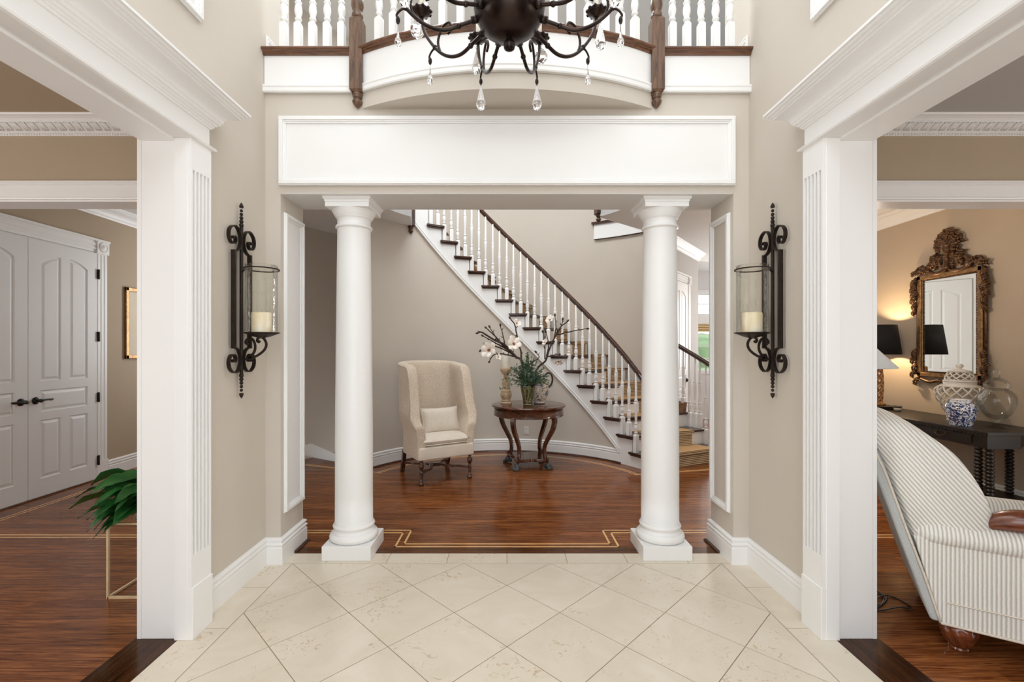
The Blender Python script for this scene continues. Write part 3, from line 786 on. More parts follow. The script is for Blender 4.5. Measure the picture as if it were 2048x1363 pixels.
# ================================================================== COLUMNS
def make_column(x, label):
    t = thing('column', label, 'column', (x, 3.31, 0), 0, 'columns of the hall opening')
    MB().box(-.168, .168, -.168, .168, 0, .098).build('plinth', WHITE, t, .004)
    MB().lathe([(.150, .098), (.164, .108), (.168, .122), (.164, .138), (.152, .148), (.148, .150), (.148, .158), (.142, .162), (.136, .172), (.135, .182), (.141, .188), (.145, .196), (.141, .205), (.134, .210), (.133, .218), (.1305, .232)], seg=48).build('base', WHITE, t)
    sh = [(.1305, .232)]
    for i in range(13):
        k = i/12; z_ = .232+(2.30-.232)*k; sh.append((.1305-.0165*max(0, (k-.25)/.75)**1.3, z_))
    sh += [(.118, 2.308)]
    MB().lathe(sh, seg=48).build('shaft', WHITE, t)
    MB().lathe([(.114, 2.300), (.118, 2.304), (.126, 2.308), (.128, 2.316), (.124, 2.323), (.115, 2.327), (.114, 2.335), (.114, 2.368), (.118, 2.372), (.123, 2.374), (.123, 2.380), (.130, 2.388), (.142, 2.408), (.146, 2.420), (.150, 2.424), (.150, 2.432)], seg=48).build('capital', WHITE, t)
    mb = MB()
    for (h, z0, z1) in ((.150, 2.430, 2.462), (.154, 2.462, 2.474), (.164, 2.480, 2.4985)): mb.box(-h, h, -h, h, z0, z1)
    # sloped cyma between
    a, b_ = .154, .164
    mb.add([(-a, -a, 2.474), (a, -a, 2.474), (a, a, 2.474), (-a, a, 2.474), (-b_, -b_, 2.48), (b_, -b_, 2.48), (b_, b_, 2.48), (-b_, b_, 2.48)], [(0, 1, 5, 4), (1, 2, 6, 5), (2, 3, 7, 6), (3, 0, 4, 7)])
    mb.build('abacus', WHITE, t)
    return t
make_column(-1.10, 'white round column left of the armchair, on a square plinth')
make_column(1.10, 'white round column at the foot of the staircase, on a square plinth')

# ================================================================== BALUSTERS AND NEWELS
BAL = [(.013, .2), (.0125, .215), (.018, .220), (.018, .228), (.0125, .233), (.014, .243), (.0195, .268), (.0205, .285), (.0175, .312), (.0135, .326), (.0185, .331), (.0185, .339), (.0125, .345), (.0115, .36), (.0135, .42), (.0175, .56), (.0185, .60), (.0145, .606), (.0195, .612), (.0195, .62), (.0125, .627), (.0115, .66)]
def baluster_mb(h, k=1.0, sq=.0205, seg=10, zoff=0, x=0, y=0, block=.2, rot=0):
    mb = MB(); q = MB().box(-sq, sq, -sq, sq, 0, block-.012)
    q.add([(-sq, -sq, block-.012), (sq, -sq, block-.012), (sq, sq, block-.012), (-sq, sq, block-.012), (-sq*.6, -sq*.6, block+.006), (sq*.6, -sq*.6, block+.006), (sq*.6, sq*.6, block+.006), (-sq*.6, sq*.6, block+.006)],
          [(0, 1, 5, 4), (1, 2, 6, 5), (2, 3, 7, 6), (3, 0, 4, 7), (4, 5, 6, 7)])
    M_ = Matrix.Translation((x, y, zoff)) @ Matrix.Rotation(rot, 4, 'Z')
    mb.mapped(lambda p: M_ @ p, q)
    prof = [(r_*k, block+(z_-.2)*1.0) for r_, z_ in BAL]+[(.0085*k, h)]
    mb.lathe(prof, (x, y, zoff), seg)
    return mb
# ---- balcony over the opening
BZ = 3.46
t = thing('balcony_railing', 'white balustrade with walnut newels on the curved balcony above the opening', 'railing', (0, 3.1, 0))
def L(p): return (p[0], p[1]-3.1, p[2])
RB, YC = 2.12, 4.97
a0 = math.asin(.975/RB)
bulge = [(RB*sin(-a0+2*a0*i/40), YC-RB*cos(-a0+2*a0*i/40)) for i in range(41)]
capp = [(-.03, 3.418), (.012, 3.418), (.016, 3.424), (.016, 3.430), (.022, 3.433), (.026, 3.438), (.034, 3.441), (.040, 3.447), (.041, 3.455), (.036, 3.461), (-.06, 3.461)]
def shift(path): return [(p[0], p[1]-3.1) for p in path]
MB().sweep(capp, shift(bulge)).build('bottom_rail', CAPW, t)
MB().sweep(capp, shift([(-1.655, 3.093), (-1.055, 3.093)])).build('bottom_rail', CAPW, t)
MB().sweep(capp, shift([(1.055, 3.093), (1.655, 3.093)])).build('bottom_rail', CAPW, t)
HR = [(-.03, 4.36), (.03, 4.36), (.036, 4.37), (.036, 4.39), (.02, 4.41), (-.02, 4.41), (-.036, 4.39), (-.036, 4.37)]
bul_in = [(x*.99, y+.04) for x, y in bulge]
MB().sweep(HR, shift(bul_in)).build('handrail', CAPW, t)
MB().sweep(HR, shift([(-1.63, 3.125), (-1.05, 3.125)])).build('handrail', CAPW, t)
MB().sweep(HR, shift([(1.05, 3.125), (1.63, 3.125)])).build('handrail', CAPW, t)
for i in range(5):
    for sg in (-1, 1):
        baluster_mb(.9, 1.25, .0225, 14, BZ, sg*(1.515-.098*i), .025).build('baluster', WHITE, t)
nb = 16
for i in range(nb):
    a = -a0+2*a0*(i+1)/(nb+1); x, y = RB*.985*sin(a), YC-RB*.985*cos(a)
    baluster_mb(.9, 1.25, .0225, 14, BZ, x, y-3.1+.01, rot=a).build('baluster', WHITE, t)
def newel_mb(zb, zc, zt, sq=.043):
    """drop newel: pendant bottom, square block to zc, turned shaft to zt"""
    mb = MB()
    mb.lathe([(0, zb), (.012, zb+.010), (.028, zb+.030), (.034, zb+.042), (.033, zb+.050), (.020, zb+.056), (.018, zb+.062), (.026, zb+.068), (.031, zb+.074), (.028, zb+.080), (.033, zb+.086), (.036, zb+.092), (.034, zb+.100)], seg=20)
    z0 = zb+.098
    s2 = sq*.78
    mb.add([(-s2, -s2, z0), (s2, -s2, z0), (s2, s2, z0), (-s2, s2, z0), (-sq, -sq, z0+.014), (sq, -sq, z0+.014), (sq, sq, z0+.014), (-sq, sq, z0+.014)], [(3, 2, 1, 0), (0, 1, 5, 4), (1, 2, 6, 5), (2, 3, 7, 6), (3, 0, 4, 7)])
    mb.box(-sq, sq, -sq, sq, z0+.014, zc)
    mb.add([(-sq, -sq, zc), (sq, -sq, zc), (sq, sq, zc), (-sq, sq, zc), (-s2*.8, -s2*.8, zc+.025), (s2*.8, -s2*.8, zc+.025), (s2*.8, s2*.8, zc+.025), (-s2*.8, s2*.8, zc+.025)], [(0, 1, 5, 4), (1, 2, 6, 5), (2, 3, 7, 6), (3, 0, 4, 7), (4, 5, 6, 7)])
    mb.lathe([(.030, zc+.02), (.036, zc+.026), (.038, zc+.034), (.034, zc+.040), (.037, zc+.046), (.034, zc+.052), (.026, zc+.058), (.032, zc+.072), (.040, zc+.10), (.041, zc+.125), (.036, zc+.16), (.026, zc+.19), (.034, zc+.20), (.034, zc+.21), (.024, zc+.22), (.022, zc+.26), (.036, zt-.16), (.026, zt-.15), (.038, zt-.13), (.038, zt-.10), (.03, zt-.08), (.045, zt-.04), (.03, zt-.005), (0, zt)], seg=20)
    return mb
for sg in (-1, 1):
    nw = newel_mb(3.063, 3.645, 4.62, .0425).build('newel_post', NEWEL, t); nw.location = (sg*1.005, -.008, 0)
# fascia of the balcony
bf = [(-.06, 3.175), (.0, 3.175), (.004, 3.418), (-.06, 3.418)]
mb = MB()
mb.sweep(bf, bulge); mb.box(-1.632, -1.0, 3.093, 3.13, 3.175, 3.418); mb.box(1.0, 1.632, 3.093, 3.13, 3.175, 3.418)
mo = [(-.01, 3.170), (.012, 3.170), (.016, 3.178), (.016, 3.200), (.020, 3.206), (.020, 3.214), (.010, 3.222), (-.01, 3.222)]
mb.sweep(mo, bulge); mb.sweep(mo, [(-1.636, 3.093), (-1.04, 3.093)]); mb.sweep(mo, [(1.04, 3.093), (1.636, 3.093)])
trf = struct('trim_19', mb, WHITE, 'white curved fascia board of the balcony', 'trim')
mb = MB(); pl = [(x*.999, y+.012) for x, y in bulge]
mb.prism(pl+[(.97, 3.2), (-.97, 3.2)], 3.068, 3.18)
struct('trim_20', mb, BEIGE, 'beige plaster underside of the curved balcony', 'balcony soffit')
mb = MB(); pl = [(x*.98, y+.04) for x, y in bulge]
mb.prism(pl+[(.97, 3.2), (-.97, 3.2)], 3.18, 3.40)
mb.build('balcony_floor', WOODX, trf)
# baseboards of the gallery behind the balusters
mb = MB()
for sg in (-1, 1): mb.sweep([(a, UF+.06+b_) for a, b_ in BASE], [(-W, 3.12), (-W, 3.45)], mirror=-sg)
struct('baseboard_gallery', mb, WHITE, 'white baseboard at the ends of the balcony', 'baseboard')

# ================================================================== MAIN STAIRCASE
st = thing('staircase', 'curved staircase with white balusters, dark treads and a sisal runner along the round wall', 'staircase', (C0[0], C0[1], 0))
O0 = (0, 0)
NS = 16
def Zk(k): return .18+.1965*(k-1)
rin = [25.6]+[33.8+6*i for i in range(NS)]            # riser angles at the inner string
rout = [25.6, 30.3, 35.0, 40.5]+[46.3+5.98*i for i in range(NS)]
def ro(k): return 3.13 if k <= 3 else RO-.005         # outer radius of step k
Bz = lambda th: nose(th)-.205
for k in range(1, NS+1):
    a0_, a1_ = rin[k-1], rin[k]; b0_, b1_ = rout[k-1], rout[k]
    # riser and carcass (white), tread with nosing (dark)
    R1 = ro(k)
    mb = MB(); mb.arc(O0, RI-.0, R1-.03, a0_, a0_+.5, 0 if k < 3 else Zk(k)-.30, Zk(k)-.028, 1, b0_, b0_+.4)
    mb.build('riser', WHITE, st)
    mb = MB(); mb.arc(O0, RI-.062, R1, a0_-1.0, a1_+.9, Zk(k)-.028, Zk(k), None, b0_-.7, b1_+.4)
    mb.arc(O0, RI-.048, RI+.3, a0_-.6, a1_+.5, Zk(k)-.046, Zk(k)-.0275, None, b0_-.5, b1_+.2)
    mb.build('tread', TREADW, st, .007, 3)
    if k <= 3:
        MB().arc(O0, R1-.04, R1-.015, b0_, b1_+.3, 0, Zk(k)-.028, 3).build('step_end', WHITE, st)
# runner as one carpet over treads and risers
mb = MB(); r0_, r1_ = RI+.20, RO-.17
for k in range(1, NS+1):
    a0_, a1_ = rin[k-1], rin[k]; b0_, b1_ = rout[k-1], rout[k]
    r1q = 2.92 if k == 1 else r1_
    mb.arc(O0, r0_, r1q, a0_-1.3, a1_, Zk(k)-.001, Zk(k)+.008, None, b0_-1.0, b1_)
    mb.arc(O0, r0_, r1q, a0_-1.3, a0_-.05, Zk(k)-.035, Zk(k)+.004, 1, b0_-1.0, b0_-.05)
    mb.arc(O0, r0_, r1q, a0_-.35, a0_-.02, (Zk(k-1) if k > 1 else 0)+.001, Zk(k)-.03, 1, b0_-.3, b0_-.02)
mb.build('carpet_runner', SISAL, st)
# inner string: saw-tooth white board
mb = MB()
for k in range(1, NS+1):
    a0_, a1_ = rin[k-1], rin[k]
    lo = (lambda a: 0.0 if a < 39.6 else Bz(a))
    if a0_ < 39.6 < a1_:
        mb.arc(O0, RI-.022, RI+.02, a0_, 39.6, 0, Zk(k)-.028); mb.arc(O0, RI-.022, RI+.02, 39.6, a1_, Bz, Zk(k)-.028)
    else: mb.arc(O0, RI-.022, RI+.02, a0_, a1_, lo, Zk(k)-.028)
mb.arc(O0, RI-.022, RI+.02, rin[NS], 131, Bz, UF)
mb.build('stringer', WHITE, st)
mb = MB()
for (d0, d1, rr) in ((0, .016, .034), (.016, .040, .028), (.040, .052, .034)):
    mb.arc(O0, RI-rr, RI-.02, 39.6, 130, lambda a, d=d0: Bz(a)+d, lambda a, d=d1: Bz(a)+d, 50)
mb.build('stringer_moulding', WHITE, st)
# outer skirt board up the wall
mb = MB(); mb.arc(O0, RO-.022, RO-.002, 40, 128, lambda a: nose(a-6)+.10, lambda a: nose(a-6)+.42, 50)
mb.arc(O0, RO-.028, RO-.002, 40, 128, lambda a: nose(a-6)+.39, lambda a: nose(a-6)+.42, 50)
mb.build('skirt_board', WHITE, st)
# the closed underside of the flight
mb = MB(); mb.arc(O0, RI+.02, RO-.005, 50, 128, lambda a: Bz(a)+.03, lambda a: Bz(a)+.05, 40); mb.build('underside', WHITE, st)
# handrails
def Rz(th): return 1.958+.0325*(th-55.2)
rail = [(RI*1.0*cos(radians(a)), RI*sin(radians(a)), Rz(a)-.03) for a in [31+2*i for i in range(49)]]
low = [(RI*cos(radians(a)), RI*sin(radians(a)), z_) for a, z_ in ((26, 1.06), (27.5, 1.065), (29.3, 1.08))]
def rail_mb(pts, up=(0, 0, 1)):
    mb = MB(); prof = [(-.018, -.028), (.018, -.028), (.022, -.012), (.030, -.006), (.032, .008), (.024, .022), (.010, .029), (-.010, .029), (-.024, .022), (-.032, .008), (-.030, -.006), (-.022, -.012)]
    vs = []; fs = []; P = [Vector(p) for p in pts]; n_ = len(P)
    for i, p in enumerate(P):
        d = P[min(i+1, n_-1)]-P[max(i-1, 0)]; d.normalize(); sd = d.cross(Vector(up)).normalized(); u2 = sd.cross(d).normalized()
        for a, b_ in prof: vs.append(p+sd*a+u2*b_)
    m_ = len(prof)
    for i in range(n_-1):
        for k in range(m_): fs.append((i*m_+k, i*m_+(k+1) % m_, (i+1)*m_+(k+1) % m_, (i+1)*m_+k))
    fs += [tuple(range(m_-1, -1, -1)), tuple((n_-1)*m_+k for k in range(m_))]
    return mb.add(vs, fs, True)
rail_mb(low+rail).build('handrail', RAILW, st)
orail = [(3.08*cos(radians(a)), 3.08*sin(radians(a)), 1.17+.028*(a-26)) for a in [25+.8*i for i in range(20)]]
rail_mb(orail).build('handrail', RAILW, st)
for k in range(1, NS+1):
    a0_, a1_ = rin[k-1], rin[k]
    for fr_ in ((.18, .70) if k > 1 else (.30, .72)):
        a = a0_+(a1_-a0_)*fr_+.6
        if k == 1 and fr_ < .4: continue
        x, y = (RI-.012)*cos(radians(a)), (RI-.012)*sin(radians(a))
        h = (Rz(a) if a > 31 else 1.09)-.055-Zk(k)
        baluster_mb(h, 1.22, .0255, 10, Zk(k), x, y, block=.165+(.055 if fr_ > .5 else 0), rot=radians(a)).build('baluster', WHITE, st)
for k in (1, 2, 3):
    b0_, b1_ = rout[k-1], rout[k]
    for fr_ in (.12, .42, .76):
        a = b0_+(b1_-b0_)*fr_+.4; x, y = 3.08*cos(radians(a)), 3.08*sin(radians(a))
        if k == 1 and fr_ < .7: continue
        baluster_mb(1.17+.028*(a-26)-.03-Zk(k), 1.25, .024, 10, Zk(k), x, y, rot=radians(a)).build('baluster', WHITE, st)
nw = newel_mb(2.955, 3.66, 4.6, .0425).build('newel_post', RAILW, st); x, y = pol(1.885, 131.3); nw.location = (x-C0[0], y-C0[1], 0); nw.rotation_euler.z = radians(35)
# bottom newels (hidden by column and reveal from the front)
def floor_newel(x, y, h):
    mb = MB().box(-.045, .045, -.045, .045, 0, .35)
    mb.lathe([(.03, .35), (.04, .36), (.04, .37), (.03, .38), (.042, .45), (.044, .5), (.03, .6), (.025, .7), (.035, .8), (.04, h-.1), (.03, h-.08), (.045, h-.04), (.03, h)], seg=16)
    o = mb.build('newel_post', WHITE, st); o.location = (x, y, .18); return o
x, y = RI*cos(radians(27)), RI*sin(radians(27)); floor_newel(x, y, .87)
x, y = 3.08*cos(radians(25.5)), 3.08*sin(radians(25.5)); o = floor_newel(x, y, .97); 
t = thing('gallery_newel', 'dark newel pendant at the right edge of the stair opening', 'newel', (pol(1.51, 41)[0], pol(1.51, 41)[1], 0), radians(15))
newel_mb(2.985, 3.66, 4.6, .0425).build('post', RAILW, t)

# ================================================================== DOORS
def panel(mb, x0, x1, z0, z1, yf, rise=0, arch=0):
    """rise: 0 flat, 1 peak at left edge, -1 peak at right edge, 2 peak in the middle"""
    def ol(i):
        pts = [(x0+i, z0+i), (x1-i, z0+i)]
        n_ = 10
        if not rise: return pts+[(x1-i, z1-i), (x0+i, z1-i)]
        for k in range(n_+1):
            u = k/n_   # from right to left
            if rise == 2: q = sin(pi*u)
            elif rise == 1: q = 1-(1-u)**2
            else: q = 1-u*u
            pts.append((x1-i-(x1-x0-2*i)*u, z1-i-arch*(1-q)))
        return pts
    rings = [(0, 0), (.008, .010), (.018, .010), (.040, .002)]
    prev = None; vs = []; fs = []
    n_ = len(ol(0))
    for i, dep in rings:
        for (x, z_) in ol(i): vs.append((x, yf+dep, z_))
    for r_ in range(len(rings)-1):
        for k in range(n_): fs.append((r_*n_+k, r_*n_+(k+1) % n_, (r_+1)*n_+(k+1) % n_, (r_+1)*n_+k))
    fs.append(tuple((len(rings)-1)*n_+k for k in range(n_)))
    mb.add(vs, fs)
def door_leaf(w, h, hinge_left=True, mat=DOORW):
    """leaf in local XZ, face at y=0 looking to -y; the front face is tiled round the panels"""
    mb = MB(); st_ = .115; mid = .09; wc = w/2
    zs = [0, .17, .74, .82, 1.03, 1.12, h-.13, h]
    P = []
    arch = .075
    P.append((st_, wc-mid/2, .17, .74, 0, 0)); P.append((wc+mid/2, w-st_, .17, .74, 0, 0))
    P.append((st_, w-st_, .82, 1.03, 0, 0))
    P.append((st_, wc-mid/2, 1.12, h-.13, -1, arch)); P.append((wc+mid/2, w-st_, 1.12, h-.13, 1, arch))
    # frame members
    for (a, b_, c, d) in ((0, st_, 0, h), (w-st_, w, 0, h), (st_, w-st_, 0, .17), (st_, w-st_, .74, .82), (st_, w-st_, 1.03, 1.12), (st_, w-st_, h-.13, h), (wc-mid/2, wc+mid/2, .17, .74), (wc-mid/2, wc+mid/2, 1.12, h-.13)):
        mb.box(a, b_, 0, .035, c, d)
    for (a, b_, c, d, rs, ar) in P:
        panel(mb, a, b_, c, d, .0, rs, ar)
        if rs:   # spandrel above the arch
            n_ = 10; vs = []; 
            for k in range(n_+1):
                u = k/n_; q = 1-(1-u)**2 if rs == 1 else 1-u*u
                x = b_-(b_-a)*u; vs += [(x, 0, d-ar*(1-q)), (x, 0, d)]
            mb.add(vs, [(2*k, 2*k+1, 2*k+3, 2*k+2) for k in range(n_)])
        mb.box(a, b_, .02, .035, c, d)
    return mb
def lever(parent, x, z_, sgn, mat=BLACKM):
    mb = MB(); mb.lathe([(0, 0), (.034, 0), (.036, .004), (.032, .010), (.020, .014), (.014, .020), (.013, .045), (.018, .05), (.018, .06), (0, .064)], seg=18)
    q = MB().mapped(lambda p: Vector((x+p.x, -p.z, z_+p.y)), mb)
    q.tube([(x, -.055, z_), (x+sgn*.03, -.058, z_+.004), (x+sgn*.07, -.056, z_+.006), (x+sgn*.105, -.052, z_+.002), (x+sgn*.125, -.05, z_+.006)], [.009, .008, .009, .012, .007], 10)
    return q.build('door_handle', mat, parent)
# double door on the left hall wall, facing +X
RM = Matrix.Translation((LX+.012, 0, 0)) @ Matrix.Rotation(radians(90), 4, 'Z')
D = tag(MB().box(LX-.04, LX+.001, 3.55, 5.17, 0, 2.53).build('door_1', DOORW), 'grey-white double door with arched panels and black levers', 'door', kind='structure')
for (ya, w_, hl) in ((3.625, .733, True), (4.363, .733, False)):
    lf = door_leaf(.733, 2.49).build('door_leaf', DOORW, D)
    lf.matrix_world = Matrix.Translation((LX+.030, ya, .015)) @ Matrix.Rotation(radians(90), 4, 'Z')
    lever(lf, .733-.065 if hl else .065, .935, -1 if hl else 1)
    for hz in (.20, .90, 1.57, 2.26):
        x = 0 if hl else .733
        mb = MB().box(x-.004, x+.014, -.012, .01, hz-.05, hz+.05); mb.lathe([(.007, -.055), (.009, -.05), (.009, .05), (.007, .055)], (x+.008, -.012, hz), 8)
        mb.build('hinge', BLACKM, lf)
def casing_mb(u0, u1, h, w=.15, rosette=True, t_=.022):
    """casing in local XZ round an opening u0..u1; face toward -y"""
    mb = MB()
    for (a, b_) in ((u0-w+.01, u0-.01), (u1+.01, u1+w-.01)):
        mb.box(a, b_, -t_*.6, 0, 0, h)
        for k in range(3):
            c = a+(b_-a)*(k+.5)/3; mb.box(c-.014, c+.014, -t_, 0, .2, h-.02)
        mb.box(a-.006, b_+.006, -t_-.006, 0, 0, .2)
    mb.box(u0-.02, u1+.02, -t_*.6, 0, h, h+w-.02)
    mb.box(u0-.02, u1+.02, -t_, 0, h+.03, h+.055); mb.box(u0-.02, u1+.02, -t_, 0, h+.07, h+.10)
    mb.box(u0-w-.02, u1+w+.02, -t_-.008, 0, h+w-.025, h+w+.0)
    for c in (u0-w/2, u1+w/2):
        mb.box(c-w/2, c+w/2, -t_-.01, 0, h-.01, h+w-.01)
        q = MB().lathe([(.055, 0), (.055, .008), (.048, .012), (.044, .006), (.036, .006), (.030, .012), (.02, .010), (.012, .016), (0, .018)], seg=20)
        mb.mapped(lambda p: Vector((c+p.x, -t_-.008-p.z, h+w/2-.01+p.y)), q)
    return mb
cs = casing_mb(3.615, 5.10, 2.52).build('casing', WHITE, D); cs.matrix_world = Matrix.Translation((LX, 0, 0)) @ Matrix.Rotation(radians(90), 4, 'Z')
# door on the angled hall wall
ang = atan2(dW.y, dW.x)
def ray_t(px):
    # parameter along A + t*dW where the viewing column px meets the wall
    k = (px-1014)/F; return (k*A.y-A.x)/(dW.x-k*dW.y)
tR = ray_t(1374); w_ = .76
D2 = tag(MB().box(0, .001, 0, .001, 0, .001).build('door_2', WHITE), 'white arched-panel door on the angled hall wall', 'door', kind='structure')
lf = door_leaf(w_, 2.46).build('door_leaf', WHITE, D2); base_m = Matrix.Translation((A.x, A.y, 0)) @ Matrix.Rotation(ang, 4, 'Z')
lf.matrix_world = base_m @ Matrix.Translation((tR-w_, -.016, .01)); lever(lf, w_-.07, .95, -1)
cs = casing_mb(tR-w_-.005, tR+.005, 2.48, .13).build('casing', WHITE, D2); cs.matrix_world = base_m

# ================================================================== WALL SCONCES
def sconce(sg, label, glabel, clabel):
    t = thing('wall_sconce', label, 'sconce', (sg*W, 2.785, 1.742), 0, 'wrought iron candle sconces')
    fx = lambda u, o, z_: (-sg*o, u, z_)
    def band(pts, w=.022, th=.006):
        """flat iron strip standing edge-on to the wall; pts are (u, z[, o])"""
        P = smoothpath([(p[0], p[1], p[2] if len(p) > 2 else .03) for p in pts], 5)
        mb_ = MB(); vs = []; fs = []
        for i, p in enumerate(P):
            d = P[min(i+1, len(P)-1)]-P[max(i-1, 0)]; d2 = Vector((d.x, d.y)); d2.normalize() if d2.length > 1e-6 else None
            nn = Vector((-d2.y, d2.x))*th/2
            for (q, o_) in ((nn, -w/2), (nn, w/2), (-nn, w/2), (-nn, -w/2)): vs.append(fx(p.x+q.x, p.z+o_, p.y+q.y))
        for i in range(len(P)-1):
            for k in range(4): fs.append((i*4+k, i*4+(k+1) % 4, i*4+4+(k+1) % 4, i*4+4+k))
        fs += [(0, 1, 2, 3), tuple(4*(len(P)-1)+k for k in (3, 2, 1, 0))]
        return mb_.add(vs, fs)
    # centre bar with twisted ends
    mb = MB(); mb.box(*sorted((-sg*.022, -sg*.032)), -.012, .012, -.45, .45)
    for v in (-1, 1):
        for i in range(5):
            z_ = v*(.455+i*.022); k = 1-.08*i
            mb.sphere(fx(0, .027, z_), .0135*k, 8, 6, (1, 1, 1.05))
        mb.lathe([(.011, 0), (.013, .008), (.009, .02), (0, .034)] if v > 0 else [(0, -.034), (.009, -.02), (.013, -.008), (.011, 0)], fx(0, .027, v*.56), 8)
    mb.build('spine', IRON, t)
    for v in (-1, 1):
        for h in (-1, 1):
            z0 = .288
            pts = [(h*.084, v*z0), (h*.06, v*(z0+.001)), (h*.030, v*(z0+.022)), (h*.016, v*(z0+.065)), (h*.026, v*(z0+.112)), (h*.055, v*(z0+.142)), (h*.092, v*(z0+.142)), (h*.126, v*(z0+.115)), (h*.133, v*(z0+.075)), (h*.112, v*(z0+.042)), (h*.082, v*(z0+.040)), (h*.066, v*(z0+.060)), (h*.072, v*(z0+.080)), (h*.090, v*(z0+.080)), (h*.092, v*(z0+.066))]
            band(pts).build('scroll', IRON, t)
    for h in (-1, 1):
        mb = MB(); mb.box(*sorted((-sg*.018, -sg*.042)), h*.084-.008, h*.084+.008, -.290, .290); mb.build('side_bar', IRON, t)
    # bracket under the dish
    OC = .150
    s1 = smoothpath([fx(0, .03, -.355), fx(0, .07, -.352), fx(0, .12, -.335), fx(0, .165, -.30), fx(0, .178, -.262), fx(0, .160, -.228), fx(0, .135, -.224), fx(0, .122, -.240), fx(0, .130, -.252), fx(0, .14, -.244)], 5)
    s2 = smoothpath([fx(0, .075, -.350), fx(0, .105, -.31), fx(0, .110, -.27), fx(0, .095, -.235), fx(0, .068, -.232), fx(0, .052, -.252), fx(0, .066, -.266)], 5)
    for s_ in (s1, s2): MB().tube(s_, 1, flat=(.014, .006), up=(0, 1, 0)).build('bracket', IRON, t)
    mb = MB(); mb.tube([fx(0, .03, .17), fx(0, .045, .186), fx(0, .062, .188)], .004, 6)
    mb.build('ring_hook', IRON, t)
    MB().lathe([(0, -.030), (.02, -.029), (.05, -.021), (.08, -.008), (.101, 0), (.101, .004), (.078, 0), (0, -.01)], (-sg*OC, 0, -.197), 32).build('dish', IRON, t)
    mb = MB(); mb.tube([(-sg*OC+.097*cos(a*pi/20), .097*sin(a*pi/20), .188) for a in range(40)], .0042, 6, closed=True); mb.build('ring', IRON, t)
    # glass cylinder: double walled
    g = MB().lathe([(.089, -.192), (.0885, -.1), (.0895, 0), (.089, .1), (.090, .212), (.087, .212), (.086, .1), (.0865, 0), (.0855, -.1), (.086, -.190)], seg=40, cap=False)
    go = g.build('glass_cylinder', SEEDY, None, loc=(sg*(W-OC), 2.785, 1.742)); tag(go, glabel, 'hurricane glass', 'glass cylinders of the sconces')
    c_ = thing('pillar_candle', clabel, 'candle', (sg*(W-OC), 2.785, 1.742-.2065), 0, 'candles in the sconces')
    MB().lathe([(.054, 0), (.056, .01), (.056, .125), (.052, .134), (.03, .131), (0, .128)], seg=28).build('wax', WAXY, c_)
    MB().tube([(0, 0, .127), (.002, 0, .142)], .0015, 6).build('wick', BLACKM, c_)
sconce(-1, 'black wrought iron scroll sconce on the wall left of the columned opening', 'tall clear glass cylinder standing on the dish of the left wall sconce', 'ivory pillar candle inside the glass of the left wall sconce')
sconce(1, 'black wrought iron scroll sconce on the wall right of the columned opening', 'tall clear glass cylinder standing on the dish of the right wall sconce', 'ivory pillar candle inside the glass of the right wall sconce')

# ================================================================== CHANDELIER
ch = thing('chandelier', 'dark bronze chandelier with curved arms and hanging crystals in front of the balcony', 'chandelier', (.01, 2.0, 2.92))
MB().lathe([(0, -.118), (.04, -.116), (.085, -.102), (.125, -.070), (.148, -.03), (.157, .015), (.155, .045), (.150, .055), (.142, .058), (.10, .075), (.05, .09), (.035, .13), (.03, .2), (.045, .24), (.03, .28), (.022, .5), (.04, .54), (.02, .6), (.015, .75), (0, .76)], seg=48).build('bowl', BRONZE, ch)
MB().lathe([(0, -.175), (.012, -.174), (.023, -.166), (.026, -.152), (.023, -.139), (.014, -.129), (.010, -.124), (.013, -.119), (.010, -.115), (.016, -.108), (.012, -.10), (.015, -.09)], seg=24).build('finial', BRONZE, ch)
MB().tube([(0, 0, .75), (0, 0, 2.95)], .006, 6).build('chain', BRONZE, ch)
def drop(kind, s=1.0):
    mb = MB()
    if kind == 0:   # long pear
        mb.lathe([(0, 0), (.003, .0), (.002, -.006), (.006, -.02), (.013, -.045), (.0185, -.07), (.0185, -.082), (.013, -.096), (.004, -.102), (0, -.102)], seg=8, smooth=False)
    elif kind == 1: # faceted ball
        mb.sphere((0, 0, -.03), .026, 7, 5); mb.sm = [False]*len(mb.sm)
    else:           # slim drop
        mb.lathe([(0, 0), (.002, 0), (.003, -.03), (.006, -.048), (.012, -.06), (.014, -.07), (.010, -.082), (0, -.086)], seg=8, smooth=False)
    mb.v = [(x*s, y*s, z_*s) for x, y, z_ in mb.v]; return mb
NA = 10
